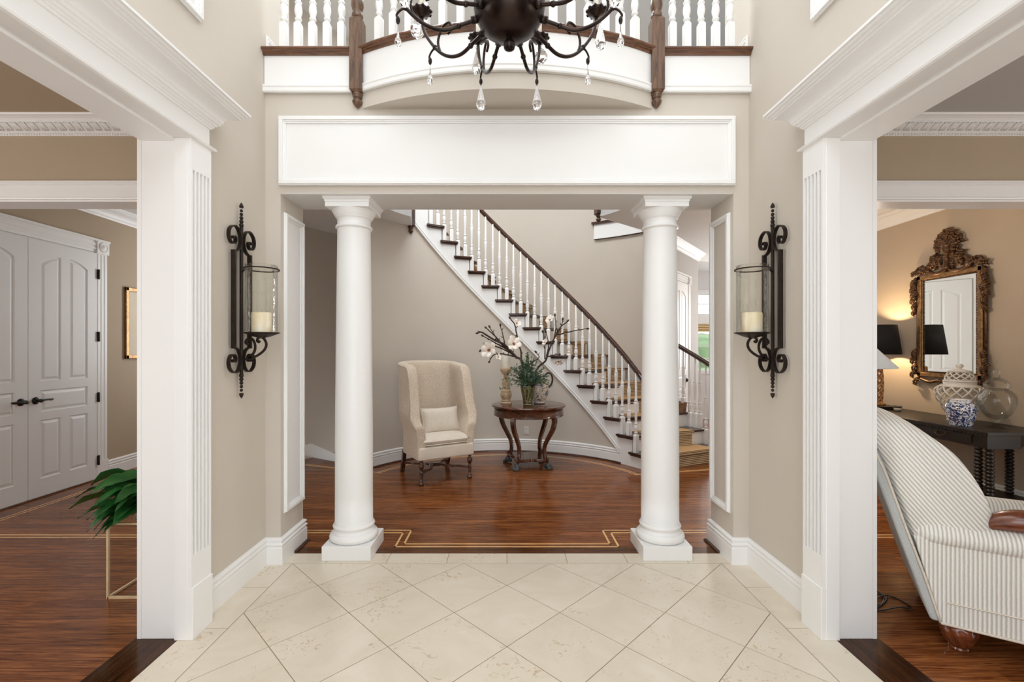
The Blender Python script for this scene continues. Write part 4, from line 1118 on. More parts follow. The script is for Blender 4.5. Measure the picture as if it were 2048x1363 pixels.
for i in range(NA):
    a = radians(90+18+36*i); d = Vector((cos(a), sin(a), 0)); side = Vector((-d.y, d.x, 0))
    def q(r_, z_, s_=0): return d*r_+Vector((0, 0, z_))+side*s_
    mb = MB()
    mb.tube(smoothpath([q(.13, -.035), q(.20, -.060), (q(.28, -.085)), q(.36, -.065), q(.44, .0), q(.52, .11), q(.545, .20)], 5), .0085, 8)
    # inner C scroll
    mb.tube(smoothpath([q(.33, -.078), q(.40, -.04), q(.43, .03), q(.40, .09), q(.355, .095), q(.34, .06), q(.365, .045)], 5), [.0065]*31, 6)
    mb.tube([q(.13, -.035), q(.165, -.045)], .016, 10)
    for r_, z_ in ((.22, -.068), (.45, .012)): mb.sphere(q(r_, z_), .013, 8, 6)
    mb.tube(smoothpath([q(.45, .012), q(.475, .0), q(.49, -.02), q(.485, -.035)], 4), .005, 6)
    mb.sphere(q(.484, -.042), .012, 8, 6, (.8, .8, 1.5))
    arm = mb.build('arm', BRONZE, ch)
    cp_ = q(.545, .20)
    mb = MB(); mb.lathe([(0, 0), (.012, 0), (.018, .008), (.040, .018), (.050, .030), (.048, .032), (.02, .022), (.014, .028)], cp_, 18)
    for k in range(10):
        aa = 2*pi*k/10; mb.sphere(cp_+Vector((.047*cos(aa), .047*sin(aa), .03)), .009, 6, 4)
    mb.build('drip_pan', BRONZE, arm)
    MB().lathe([(.012, .025), (.012, .12), (.010, .125), (0, .126)], cp_, 12).build('candle_sleeve', WAX, arm)
    MB().lathe([(.006, .125), (.012, .145), (.010, .17), (0, .195)], cp_, 10).build('bulb', BULB if False else WAX, arm)
    for j, (r_, z_, kind, s_) in enumerate(((.575, .19, i % 2, 1.0), (.484, -.060, 2 if i % 3 else 0, .95))):
        g = drop(kind, s_*(1.4, 1.45, 1.2)[kind]); p = q(r_, z_)
        g2 = MB().tube([p+Vector((0, 0, .012)), p], .0012, 4, smooth=False)
        g2.mapped(lambda v_: v_+p, g)
        g2.sphere(p+Vector((0, 0, .006)), .007, 6, 4)
        g2.build('crystal_drop', CRYSTAL, arm)

# ================================================================== WING ARMCHAIR
RZ = radians(31)
ac = thing('wing_armchair', 'oatmeal linen wingback armchair on turned wooden legs by the curved wall', 'armchair', (-.815, 5.275, 0), RZ)
def ushell(hw, y0, y1, rc, ns=14):
    """plan of a U open to -y, returned as list of (x, y, side param d 0 front .. 1 back)"""
    pts = []
    for i in range(ns): t = i/ns; pts.append((-hw-.0+.0*t, y0+(y1-rc-y0)*t, t*.8))
    for i in range(9): a = pi-(pi/2)*i/8; pts.append((-hw+rc+rc*cos(a), y1-rc+rc*sin(a), .8+.2*i/8))
    for i in range(1, 8): pts.append((-hw+rc+(2*hw-2*rc)*i/8, y1, 1))
    for i in range(9): a = pi/2-(pi/2)*i/8; pts.append((hw-rc+rc*cos(a), y1-rc+rc*sin(a), 1-.2*i/8))
    for i in range(ns-1, -1, -1): t = i/ns; pts.append((hw, y0+(y1-rc-y0)*t, t*.8))
    return pts
def top_of(d):
    """height of the chair rim by depth"""
    K = [(0, .625), (.06, .665), (.10, .70), (.13, .76), (.155, .86), (.18, 1.0), (.205, 1.14), (.235, 1.22), (.28, 1.262), (.36, 1.275), (.6, 1.285), (.8, 1.297), (1, 1.31)]
    for (a, b_), (c, e) in zip(K, K[1:]):
        if d <= c: return b_+(e-b_)*(d-a)/(c-a)
    return K[-1][1]
U = ushell(.285, -.31, .29, .15, 26); nz = 14; vs = []; fs = []
th = .045
def warp(x, y, z_, out):
    k = max(0, (z_-.5)/.8)
    # barrel: rake to the back, arms flare outward at .6-.7, waist of the wing
    q_ = min(1, max(0, (z_-.48)/.24)); q_ = q_*q_*(3-2*q_)
    fl_ = .022*math.exp(-((z_-.73)/.09)**2)*(1 if y < .05 else .3)
    x2 = x*(1+.125*q_)+(fl_ if x > 0 else -fl_)
    y2 = y+.085*k*k+(.0 if y > .1 else -.02*math.exp(-((z_-.72)/.12)**2))
    return (x2, y2, z_)
cols = []
for s_, (x, y, d) in enumerate(U):
    top = top_of(d)
    a_, b_ = U[max(s_-1, 0)], U[min(s_+1, len(U)-1)]
    tx, ty = b_[0]-a_[0], b_[1]-a_[1]; ln = hypot(tx, ty) or 1; nx_, ny_ = -ty/ln, tx/ln      # outward normal (left of travel)
    ring = []
    zs = [.27+(top-.03-.27)*i/nz for i in range(nz+1)]
    for z_ in zs: ring.append(warp(x+nx_*th, y+ny_*th, z_, 1))
    for k in range(1, 6): aa = pi*k/6; ring.append(warp(x+nx_*th*cos(aa), y+ny_*th*cos(aa), top-.03+.03*sin(aa), 1))
    for z_ in reversed(zs): ring.append(warp(x-nx_*th, y-ny_*th, z_, 0))
    cols.append(ring)
m_ = len(cols[0]); mb = MB(); vs = [p for c in cols for p in c]; fs = []
for i in range(len(cols)-1):
    for k in range(m_-1): fs.append((i*m_+k, i*m_+k+1, (i+1)*m_+k+1, (i+1)*m_+k))
    fs.append((i*m_+m_-1, i*m_, (i+1)*m_, (i+1)*m_+m_-1))
# rounded front ends
for e_, o_ in ((0, 0), (len(cols)-1, (len(cols)-1)*m_)):
    fs.append(tuple(o_+k for k in range(m_)))
mb.add(vs, fs, True); bk = mb.build('wing_back', LINEN, ac)
bk.modifiers.new('bevel', 'BEVEL').width = .012; bk.modifiers['bevel'].segments = 3; bk.modifiers['bevel'].limit_method = 'ANGLE'; bk.modifiers['bevel'].angle_limit = radians(50)
# welt along the rim
for q_ in (1,):
    pts = [warp(U[i][0]+(-(U[min(i+1, len(U)-1)][1]-U[max(i-1, 0)][1])/(hypot(U[min(i+1, len(U)-1)][0]-U[max(i-1, 0)][0], U[min(i+1, len(U)-1)][1]-U[max(i-1, 0)][1]) or 1))*th*.98, U[i][1]+((U[min(i+1, len(U)-1)][0]-U[max(i-1, 0)][0])/(hypot(U[min(i+1, len(U)-1)][0]-U[max(i-1, 0)][0], U[min(i+1, len(U)-1)][1]-U[max(i-1, 0)][1]) or 1))*th*.98, top_of(U[i][2])-.028, 1) for i in range(len(U))]
    MB().tube(pts, .0045, 6).build('piping', LINEN, ac)
# inner back seam at the right
mb = MB(); mb.tube([warp(.19, .247, .55+.7*i/10, 1) for i in range(11)], .004, 6); mb.build('back_seam', LINEN, ac)
MB().box(-.322, .322, -.335, .20, .265, .40).build('seat_base', LINENL, ac, .022, 4, smooth=True)
def pillow_mb(w, d, h, n_=18, pinch=.08, puff=.5):
    """soft cushion: w x d plan, h thick"""
    vs = []; fs = []
    for sgn in (1, -1):
        for i in range(n_+1):
            for j in range(n_+1):
                u, v = 2*i/n_-1, 2*j/n_-1
                k = ((1-abs(u)**3.2)*(1-abs(v)**3.2))
                e = 1-pinch*(1-abs(v)**2)*abs(u)**2; f_ = 1-pinch*(1-abs(u)**2)*abs(v)**2
                vs.append((u*w/2*e, v*d/2*f_, sgn*h/2*max(0, k)**puff))
    N = (n_+1)**2
    for s_ in (0, 1):
        for i in range(n_):
            for j in range(n_):
                a = s_*N+i*(n_+1)+j; fs.append((a, a+1, a+n_+2, a+n_+1) if s_ else (a, a+n_+1, a+n_+2, a+1))
    return MB().add(vs, fs, True)
q = MB(); M_ = Matrix.Translation((0, -.045, .458)); q.mapped(lambda p: M_ @ p, pillow_mb(.535, .57, .135, puff=.30, pinch=.0)); q.build('seat_cushion', LINENL, ac)
mb = MB(); mb.tube([(-.25, -.335, .425), (-.12, -.34, .423), (.12, -.34, .423), (.25, -.335, .425)], .005, 6); mb.build('piping', LINENL, ac)
# legs
def turned(h): 
    return [(.012, 0), (.026, .004), (.030, .016), (.026, .03), (.017, .040), (.022, .046), (.014, .055), (.016, .075), (.020, .11), (.016, .125), (.024, .13), (.024, .14), (.014, .146), (.013, .16), (.026, .185), (.031, .205), (.026, .215), (.030, .222), (.022, .232), (.012, .24), (.02, .255), (.022, h)]
for x in (-.285, .285):
    MB().lathe(turned(.275), (x, -.295, 0), 16).build('leg', DARKM, ac)
    mb = MB(); mb.tube([(x, .26, .27), (x, .285, .16), (x, .345, .0)], 1, flat=(.042, .042), up=(1, 0, 0)); mb.build('leg', DARKM, ac)
mb = MB()
for x in (-1, 1):
    mb.tube(smoothpath([(x*.285, -.295, .125), (x*.20, -.20, .128), (x*.12, -.14, .125), (x*.05, -.02, .128), (0, 0, .128)], 5), 1, flat=(.03, .022))
    mb.tube(smoothpath([(x*.285, .30, .125), (x*.20, .17, .128), (x*.10, .10, .125), (x*.05, .03, .128), (0, 0, .128)], 5), 1, flat=(.03, .022))
mb.lathe([(.055, .118), (.06, .125), (.06, .134), (.05, .14), (0, .142)], (0, 0, 0), 20)
mb.build('stretcher', DARKM, ac)
# lumbar pillow lying against the back (a thing of its own)
pw = thing('lumbar_pillow', 'small pale linen pillow leaning on the back of the wing armchair', 'pillow', (0, 0, 0))
pw.matrix_world = Matrix.Translation((-.815, 5.275, 0)) @ Matrix.Rotation(RZ, 4, 'Z') @ Matrix.Translation((.03, -.06, .640)) @ Matrix.Rotation(radians(72), 4, 'X')
pillow_mb(.45, .285, .14, pinch=.07, puff=.5).build('cushion', LINENL, pw)
pts = []
for k in range(60):
    t = k/60*4; s_ = int(t); f_ = t-s_; c = [(-1, -1), (1, -1), (1, 1), (-1, 1), (-1, -1)]
    u = c[s_][0]+(c[s_+1][0]-c[s_][0])*f_; v = c[s_][1]+(c[s_+1][1]-c[s_][1])*f_
    e = 1-.07*(1-v**2)*u*u; g_2 = 1-.07*(1-u*u)*v*v; pts.append((u*.225*e, v*.1425*g_2, .002*sin(k*2)))
MB().tube(pts, .0055, 6, closed=True).build('piping', LINENL, pw)

# ================================================================== ROUND TABLE
TX, TY = .27, 5.745
rt = thing('round_side_table', 'round dark mahogany table with scrolled legs and paw feet below the stairs', 'table', (TX, TY, 0))
MB().lathe([(0, .728), (.43, .728), (.452, .733), (.462, .741), (.465, .749), (.460, .757), (.452, .760), (0, .760)], seg=64).build('tabletop', MAHOG, rt)
MB().lathe([(.405, .628), (.432, .628), (.436, .632), (.436, .640), (.431, .645), (.431, .728), (.40, .728)], seg=64).build('apron', MAHOG, rt)
for al in (-42, -120, 52, 150):
    q_ = radians(al); d = Vector((cos(q_), sin(q_), 0))
    def q(r_, z_): return d*r_+Vector((0, 0, z_))
    mb = MB(); path = smoothpath([q(.392, .64), q(.398, .57), q(.37, .48), q(.31, .38), q(.255, .28), q(.245, .19), q(.262, .125), q(.285, .10)], 6)
    n_ = len(path); mb.tube(path, [1.25-.35*min(1, i/(n_*.6)) for i in range(n_)], flat=(.040, .045), up=d.cross(Vector((0, 0, 1))))
    sw = [q(.275+.030*cos(t), .112+.030*sin(t)) for t in [k*pi/8 for k in range(17)]]
    mb.tube(sw, .011, 6)
    lg = mb.build('leg', MAHOG, rt, .005, 2)
    # paw
    mb = MB(); mb.sphere(q(.300, .042), .034, 12, 8, (1.0, 1.0, 1.15))
    s2 = d.cross(Vector((0, 0, 1)))
    for k in (-1.5, -.5, .5, 1.5):
        c = q(.343-.006*abs(k), .020)+s2*k*.019; mb.sphere(c, .0165, 8, 6, (1, 1, 1.15)); mb.sphere(c+d*.016+Vector((0, 0, -.008)), .0085, 6, 4)
        mb.sphere(q(.322, .036)+s2*k*.015, .015, 8, 6)
    mb.sphere(q(.262, .028), .024, 8, 6)
    mb.build('paw_foot', PEWTER, lg)
pl = []
for k in range(48):
    a = 2*pi*k/48; c = 4*((a+radians(38)) % (pi/2))/(2*pi)
    # concave four-sided platform with the corners at the legs
    best = min(abs((a-radians(x)+pi) % (2*pi)-pi) for x in (-42, -120, 52, 150)); wide = False
    r_ = .305-.12*min(1, best/radians(42))**.7
    pl.append((r_*cos(a), r_*sin(a)))
MB().prism(pl, .085, .122).build('platform', MAHOG, rt, .008, 3)
TT = .760
# candlestick and candle
cx, cy = -.012+0, 5.80
cst = thing('candlestick', 'pale bleached turned wooden candlestick at the left of the round table', 'candlestick', (cx, cy, TT))
P1 = [(.074, 0), (.076, .012), (.070, .02), (.060, .028), (.064, .034), (.066, .040), (.060, .046), (.048, .058), (.056, .065), (.068, .085), (.072, .115), (.068, .140), (.062, .150), (.066, .155), (.064, .162), (.052, .168), (.050, .20), (.056, .206), (.050, .212), (.044, .22), (.052, .25), (.050, .275), (.040, .31), (.030, .335), (.028, .355), (.036, .365), (.042, .372)]
MB().lathe(P1, seg=32).build('stem', PALEW, cst)
MB().lathe([(.040, .372), (.050, .378), (.066, .398), (.073, .425), (.075, .452), (.070, .455), (.066, .428), (.050, .412), (0, .408)], seg=32).build('cup', PALEW, cst)
cd = thing('pillar_candle', 'tall white pillar candle on the wooden candlestick', 'candle', (cx, cy, TT+.409))
MB().lathe([(.047, 0), (.050, .008), (.050, .275), (.046, .283), (.02, .279), (0, .277)], seg=28).build('wax', WAX, cd)
MB().tube([(0, 0, .275), (.001, .001, .292)], .0016, 6).build('wick', BLACKM, cd)
# glass vase with greenery
gx, gy = .252, 5.56
vz = thing('glass_vase', 'faceted amber glass vase with bottle-green greenery at the front of the round table', 'vase', (gx, gy, TT))
MB().lathe([(.050, 0), (.056, .004), (.057, .02), (.060, .06), (.070, .12), (.082, .18), (.090, .23), (.094, .262), (.090, .262), (.084, .22), (.075, .17), (.064, .11), (.052, .05), (.050, .03), (0, .028)], seg=32).build('glass', AMBERG, vz)
# pitcher
px_, py_ = .405, 5.79
pt = thing('ceramic_pitcher', 'hand-painted blue and cream ceramic pitcher with dark handle at the right of the round table', 'pitcher', (px_, py_, TT))
MB().lathe([(.066, 0), (.070, .006), (.070, .018), (.066, .024), (.078, .045), (.100, .085), (.116, .135), (.121, .185), (.116, .235), (.100, .280), (.082, .312), (.074, .335), (.076, .362), (.082, .378), (.077, .380), (.070, .36), (.068, .335), (.075, .312), (0, .27)], seg=40).build('body', PITCHM, pt)
MB().tube(smoothpath([(.075, -.01, .355), (.105, -.012, .385), (.145, -.015, .375), (.165, -.015, .32), (.158, -.012, .26), (.13, -.01, .215), (.112, -.01, .20)], 5), .011, 8).build('handle', BARK, pt)
MB().lathe([(.070, 0), (.072, .002), (.072, .010), (.070, .012)], seg=40).build('foot_line', BARK, pt)

# greenery: many small leaves on thin stems, one bunch
gr = thing('greenery_bunch', 'bunch of small-leaved blue-green foliage standing in the glass vase', 'foliage', (gx, gy, TT))
rnd = random.Random(11); stems = MB(); lv = MB()
def leaf(mb, p, d, w, l_, up=Vector((0, 0, 1)), fold=.2, droop=0):
    d = Vector(d).normalized(); s_ = d.cross(up); s_ = s_.normalized() if s_.length > .05 else Vector((1, 0, 0)); n_ = s_.cross(d)
    p = Vector(p); a = p+d*l_*.5; m1 = p+d*l_*.45-n_*w*fold
    mb.add([p, p+d*l_*.4+s_*w/2, p+d*l_*.75+s_*w*.38-n_*droop*l_*.4, p+d*l_-n_*droop*l_, p+d*l_*.75-s_*w*.38-n_*droop*l_*.4, p+d*l_*.4-s_*w/2, m1], [(0, 1, 6), (1, 2, 3, 6), (6, 3, 4, 5), (0, 6, 5)])
for i in range(84):
    a = rnd.uniform(0, 2*pi); ti = rnd.uniform(.05, 1.15); h = rnd.uniform(.16, .40)*(1.15-.5*ti)
    e = Vector((cos(a)*ti*.29, sin(a)*ti*.17, .24+h*.95-.12*ti)); st0 = Vector((cos(a)*.04, sin(a)*.04, .20)); mid = (st0+e)/2+Vector((0, 0, .05))
    P = bez(st0, st0+Vector((0, 0, .08)), mid+Vector((0, 0, .04)), e, 9); stems.tube(P, .0022, 4)
    for k in range(2, 10):
        for j in range(4):
            dd = Vector((rnd.uniform(-1, 1), rnd.uniform(-1, 1), rnd.uniform(-.3, .9))); leaf(lv, P[k], dd, rnd.uniform(.016, .024), rnd.uniform(.024, .038))
for i in range(20):
    a = rnd.uniform(0, 2*pi); stems.tube([(cos(a)*.03, sin(a)*.03, .035), (cos(a+.8)*.04, sin(a+.8)*.04, .22)], .003, 4)
stems.build('stem', LEAFT, gr)
o = lv.build('foliage', LEAFB, gr); o['kind'] = 'stuff'
# magnolia branches
mg = thing('magnolia_branches', 'dark bare magnolia branches with white blossoms rising from the vase', 'branches', (gx, gy, TT))
def W2(px, py, Y=5.60): x, y, z_ = PX(px, py, Y); return (x-gx, y-gy, z_-TT)
B0 = (0, 0, .06)
def at(px, py, dy=0): return W2(px, py, 5.58+dy)
brs = [
 ([at(1012, 697), at(1000, 684), at(988, 668, .05), at(980, 655, .05)], .006),
 ([at(1022, 704), at(1003, 692), at(985, 682, .04), at(967, 672, .04)], .007),
 ([at(1034, 716), at(1022, 703), at(1010, 694), at(997, 682)], .011),
 ([B0, at(1046, 727), at(1030, 712), at(1010, 690), at(985, 678, -.05), at(965, 665, -.1), at(957, 665, -.12)], .012),
 ([at(1030, 712), at(1015, 702), at(985, 690, -.1), at(972, 687, -.12), at(962, 699, -.15)], .007),
 ([at(1020, 700), at(1005, 688), at(990, 672), at(973, 656, .05)], .009),
 ([at(1010, 690), at(1006, 670), at(1001, 652)], .006),
 ([at(1028, 712), at(1012, 709), at(1000, 707), at(986, 711), at(979, 722, -.1)], .007),
 ([B0, at(1044, 724, .05), at(1041, 700, .1), at(1034, 672, .1), at(1030, 650, .1), at(1021, 637, .1)], .009),
 ([B0, at(1072, 742), at(1090, 722), at(1098, 700), at(1108, 678), at(1120, 655), at(1134, 643)], .010),
 ([at(1093, 712), at(1097, 690), at(1092, 665)], .006),
 ([at(1090, 718), at(1090, 690), at(1086, 665)], .006),
 ([at(1108, 678), at(1112, 655), at(1110, 632)], .006),
 ([at(1112, 670), at(1122, 652), at(1125, 640)], .006),
 ([at(1114, 669), at(1135, 664), at(1155, 660, -.05), at(1173, 657, -.1)], .006),
 ([at(1094, 714), at(1108, 709), at(1118, 708, -.1)], .005),
 ([at(1060, 727), at(1078, 715), at(1073, 705)], .005),
]
for pts, r_ in brs:
    P = smoothpath(pts, 4); n_ = len(P)
    for k in range(1, n_-1): P[k] = P[k]+Vector((rnd.uniform(-1, 1), rnd.uniform(-1, 1), rnd.uniform(-1, 1)))*.003
    r_ *= 1.45; mb = MB(); mb.tube(P, [r_*(1-.5*k/(n_-1)) for k in range(n_)], 7)
    for k in range(3, n_-1, 3):   # side buds
        dd = Vector((rnd.uniform(-1, 1), rnd.uniform(-1, 1), rnd.uniform(0, 1))).normalized(); mb.tube([P[k], P[k]+dd*.024, P[k]+dd*.042+Vector((0, 0, .006))], [r_*.5, r_*.5, .001], 5)
    e = (P[-1]-P[-2]).normalized(); mb.tube([P[-1]-e*.005, P[-1]+e*.012, P[-1]+e*.026, P[-1]+e*.038], [.006, .013, .010, .001], 7)
    mb.build('branch', BARK, mg)
def flower(c, face, s_, n_=6):
    face = Vector(face).normalized(); u = face.orthogonal().normalized(); v = face.cross(u); f_ = MB(); c = Vector(c)
    for k in range(n_):
        a = 2*pi*k/n_+rnd.uniform(-.15, .15); d = u*cos(a)+v*sin(a); t_ = face.cross(d)
        P = []
        lk = rnd.uniform(.8, 1.1)
        for (l_, w_, up_) in ((0, .2, 0), (.3*lk, .75, .16), (.6*lk, 1.05, .34), (.85*lk, .8, .42), (1*lk, .12, .40)):
            P.append((c+d*l_*s_+face*up_*s_-t_*w_*s_*.35, c+d*l_*s_+face*(up_-.07)*s_, c+d*l_*s_+face*up_*s_+t_*w_*s_*.35))
        vs = [q_ for r3 in P for q_ in r3]; fs = []
        for i in range(4):
            for j in range(2): fs.append((i*3+j, i*3+j+1, i*3+j+4, i*3+j+3))
        f_.add(vs, fs, True)
    fl_ = f_.build('blossom', PETAL, mg, solid=.0015)
    m2_ = MB(); m2_.sphere(c+face*.004, s_*.11, 8, 6); 
    for k in range(8): a = 2*pi*k/8; m2_.sphere(c+face*.012+(u*cos(a)+v*sin(a))*s_*.12, s_*.05, 5, 4)
    m2_.build('blossom_centre', PETALC, fl_)
flower(at(978, 700, -.16), (-.35, -1, .1), .105); flower(at(1027, 688, -.12), (.2, -.8, .35), .10); flower(at(1033, 647, .05), (.5, -.6, .6), .065, 6)
flower(at(1100, 640, .02), (-.5, -.6, .6), .065, 6); flower(at(1090, 685, -.05), (-.6, -.6, .4), .045, 5); flower(at(1117, 722, -.1), (0, -.6, -.7), .055, 6); flower(at(996, 714, -.12), (.4, -.7, .4), .045, 5)
# wall outlet
ot = thing('wall_outlet', 'white electrical outlet low on the curved wall behind the round table', 'outlet', (0, 0, 0))
oa = degrees_ = math.degrees(atan2(1.88, .295)); x, y = pol(RI-.001, oa)
ot.location = (x, y, .30); ot.rotation_euler = (0, 0, radians(oa-90))
MB().box(-.035, .035, -.006, .001, -.057, .057).build('cover_plate', PLATE, ot, .002)
mb = MB()
for z_ in (-.025, .025): mb.box(-.017, .017, -.009, -.005, z_-.015, z_+.015)
fc = mb.build('socket', PLATE, ot, .003)
mb = MB()
for z_ in (-.025, .025):
    for x in (-.006, .006): mb.box(x-.0015, x+.0015, -.0095, -.0085, z_-.004, z_+.007)
mb.build('slot', SLOT, fc)
# basket on the third stair
bkx, bky = pol(2.98, 36.6)
bs = thing('wicker_basket', 'small brown wicker basket standing on the third stair', 'basket', (bkx, bky, Zk(3)), radians(30))
mb = MB()
for k in range(10):
    h = .088+.008*k/10+(.0015 if k % 2 else 0); z_ = .006+k*.0125
    mb.tube([(h*max(-1, min(1, 1.25*cos(a*pi/16))), h*max(-1, min(1, 1.25*sin(a*pi/16))), z_) for a in range(32)], .0068, 6, closed=True)
mb.box(-.08, .08, -.08, .08, 0, .006)
mb.build('woven_side', WICKER, bs)
mb = MB(); mb.tube([(.1*max(-1, min(1, 1.25*cos(a*pi/16))), .1*max(-1, min(1, 1.25*sin(a*pi/16))), .130) for a in range(32)], .009, 6, closed=True); mb.build('rim', WICKER, bs)

# ================================================================== LEFT ROOM
ps = thing('plant_stand', 'open pale gold wire cube plant stand on the floor behind the left post', 'plant stand', (-2.12, 2.875, 0))
mb = MB(); h_, t_ = .20, .006; Hh = .44
for x in (-h_, h_):
    for y in (-h_, h_): mb.box(x-t_, x+t_, y-t_, y+t_, 0, Hh)
for z_ in (t_, Hh-t_):
    for s_ in (-h_, h_): mb.box(-h_, h_, s_-t_, s_+t_, z_-t_, z_+t_); mb.box(s_-t_, s_+t_, -h_, h_, z_-t_, z_+t_)
mb.build('frame', BRASS, ps)
mb = MB(); mb.tube([(.163*cos(a*pi/16), .163*sin(a*pi/16), Hh-.010) for a in range(32)], .005, 6, closed=True)
for a in (0, 90, 180, 270): q_ = radians(a); mb.tube([(.163*cos(q_), .163*sin(q_), Hh-.010), (.198*cos(q_), .198*sin(q_), Hh-.008)], .004, 6)
mb.build('pot_ring', BRASS, ps)
pp = thing('plant_pot', 'rounded cream pot held in the gold wire stand', 'pot', (-2.12, 2.875, .28))
MB().lathe([(.04, 0), (.07, .006), (.105, .03), (.135, .075), (.150, .12), (.156, .145), (.160, .165), (.168, .19), (.172, .22), (.164, .22), (.15, .18), (0, .17)], seg=36).build('bowl', CREAMP, pp)
MB().lathe([(.155, .195), (.1, .202), (0, .206)], seg=24, cap=False).build('soil', BARK, pp)
pc = thing('peace_lily', 'glossy green peace lily spilling out of the cream pot', 'plant', (-2.12, 2.875, .475))
rnd = random.Random(5)
lily = []
for k in range(44):
    a = radians(rnd.uniform(125, 265)) if k < 38 else radians(rnd.uniform(60, 310)); reach = rnd.uniform(.14, .34); h = rnd.uniform(-.06, .15)
    if k >= 38: reach *= .3
    lily.append((a, reach, h, rnd.uniform(.06, .095), rnd.uniform(.17, .25) if k < 38 else .10))
lily += [(radians(196), .52, .03, .07, .27), (radians(190), .36, .15, .10, .26), (radians(200), .44, .10, .07, .26), (radians(222), .34, -.03, .09, .22), (radians(232), .30, -.06, .09, .22), (radians(212), .40, .0, .08, .24), (radians(240), .24, .05, .09, .22), (radians(225), .2, .1, .1, .24)]
for (a, reach, h, w_, l_) in lily:
    d = Vector((cos(a), sin(a), 0)); s_ = Vector((-d.y, d.x, 0))
    b0 = d*.02+Vector((0, 0, .02)); e0 = d*reach*.45+Vector((0, 0, h+.04)); P = bez(b0, b0+Vector((0, 0, h*.6+.03)), e0-d*.03+Vector((0, 0, .02)), e0, 6)
    stem = MB().tube(P, .003, 5)
    vs = []; fs = []; n_ = 8; tip = e0+d*l_+Vector((0, 0, -.01-(.32 if h < 0 else .14)*l_)); tw = rnd.uniform(-.5, .5)
    C_ = bez(e0, e0+d*l_*.4+Vector((0, 0, .03)), e0+d*l_*.75+Vector((0, 0, .0)), tip, n_)
    for i, c in enumerate(C_):
        t = i/n_; w2 = w_*.72*(sin(pi*min(1, t*1.02+.02)**.75))**.9 if t < 1 else .0005; sd = (s_*cos(tw)+Vector((0, 0, 1))*sin(tw))
        up_ = d.cross(sd)*-1
        wav = .004*sin(i*2.2)
        vs += [c-sd*w2+Vector((0, 0, w2*.35+wav)), c-sd*w2*.5+Vector((0, 0, w2*.08)), c, c+sd*w2*.5+Vector((0, 0, w2*.08)), c+sd*w2+Vector((0, 0, w2*.35-wav))]
    for i in range(n_):
        for j in range(4): fs.append((i*5+j, i*5+j+1, i*5+j+6, i*5+j+5))
    so = stem.build('stem', LEAFT, pc)
    MB().add(vs, fs, True).build('leaf', LEAFG, so)
# picture on the hall wall
pf = thing('framed_print', 'sepia print in a gold frame on the left hall wall beside the double door', 'picture', (LX, 5.86, 1.76))
fz, fy = .43, .37
mb = MB()
for (a0_, a1_, b0_, b1_) in ((-fy, fy, -fz, -fz+.045), (-fy, fy, fz-.045, fz), (-fy, -fy+.045, -fz, fz), (fy-.045, fy, -fz, fz)): mb.box(.001, .028, a0_, a1_, b0_, b1_)
mb.build('frame', GOLD, pf, .006, 2)
MB().box(.003, .012, -fy+.03, fy-.03, -fz+.03, fz-.03).build('mat_board', MATB, pf)
MB().box(.012, .014, -.17, .17, -.21, .21).build('print', ART, pf)
mb = MB().box(.016, .018, -fy+.03, fy-.03, -fz+.03, fz-.03); mb.build('glazing', GLASS, pf) if False else None

# ================================================================== RIGHT ROOM: RECLINER
RR = atan2(-.54, .84)
rc = thing('striped_armchair', 'cream ticking-striped reclining armchair seen from behind at the right', 'armchair', (2.11, 2.21, 0), RR)
# local: x forward, y away from the viewer, z up; near rear corner at the origin
def yprism(prof, y0, y1):
    n_ = len(prof); vs = [(x, y0, z_) for x, z_ in prof]+[(x, y1, z_) for x, z_ in prof]
    fs = [tuple(range(n_)), tuple(range(2*n_-1, n_-1, -1))]+[(i, (i+1) % n_, n_+(i+1) % n_, n_+i) for i in range(n_)]
    return MB().add(vs, fs)
CW = .74
def roundbox(prof, y0, y1, puff=.03, ny=14):
    """profile in xz lofted across y with softened ends"""
    vs = []; fs = []; n_ = len(prof); cx_ = sum(p[0] for p in prof)/n_; cz_ = sum(p[1] for p in prof)/n_
    for j in range(ny+1):
        t = j/ny; e = abs(2*t-1); k = 1-(1-sqrt(max(0, 1-max(0, (e-.72)/.28)**2)))*.16
        if e >= .999: k = .80
        for x, z_ in prof: vs.append((cx_+(x-cx_)*k, y0+(y1-y0)*t, cz_+(z_-cz_)*k))
    for j in range(ny):
        for i in range(n_): fs.append((j*n_+i, j*n_+(i+1) % n_, (j+1)*n_+(i+1) % n_, (j+1)*n_+i))
    fs += [tuple(range(n_-1, -1, -1)), tuple(ny*n_+i for i in range(n_))]
    return MB().add(vs, fs, True)
def cr2(pts, n_=5): return [(p.x, p.z) for p in smoothpath([(x, 0, z_) for x, z_ in pts], n_)]
backp = cr2([(-.10, .42), (-.155, .60), (-.235, .86), (-.30, 1.00), (-.315, 1.06), (-.27, 1.095), (-.18, 1.085), (-.075, 1.03), (.045, .935), (.135, .79), (.178, .66), (.19, .56)], 5)+[(.16, .47)]
roundbox(backp, .01, CW-.01, ny=18).build('back_cushion', TICKD, rc)
# outer back panel in grey
mb = yprism([(-.015, .13), (-.055, .13), (-.285, .86), (-.325, 1.0), (-.29, 1.01), (-.23, .86)], .0, CW); mb.build('outer_back', REARF, rc, .012, 3)
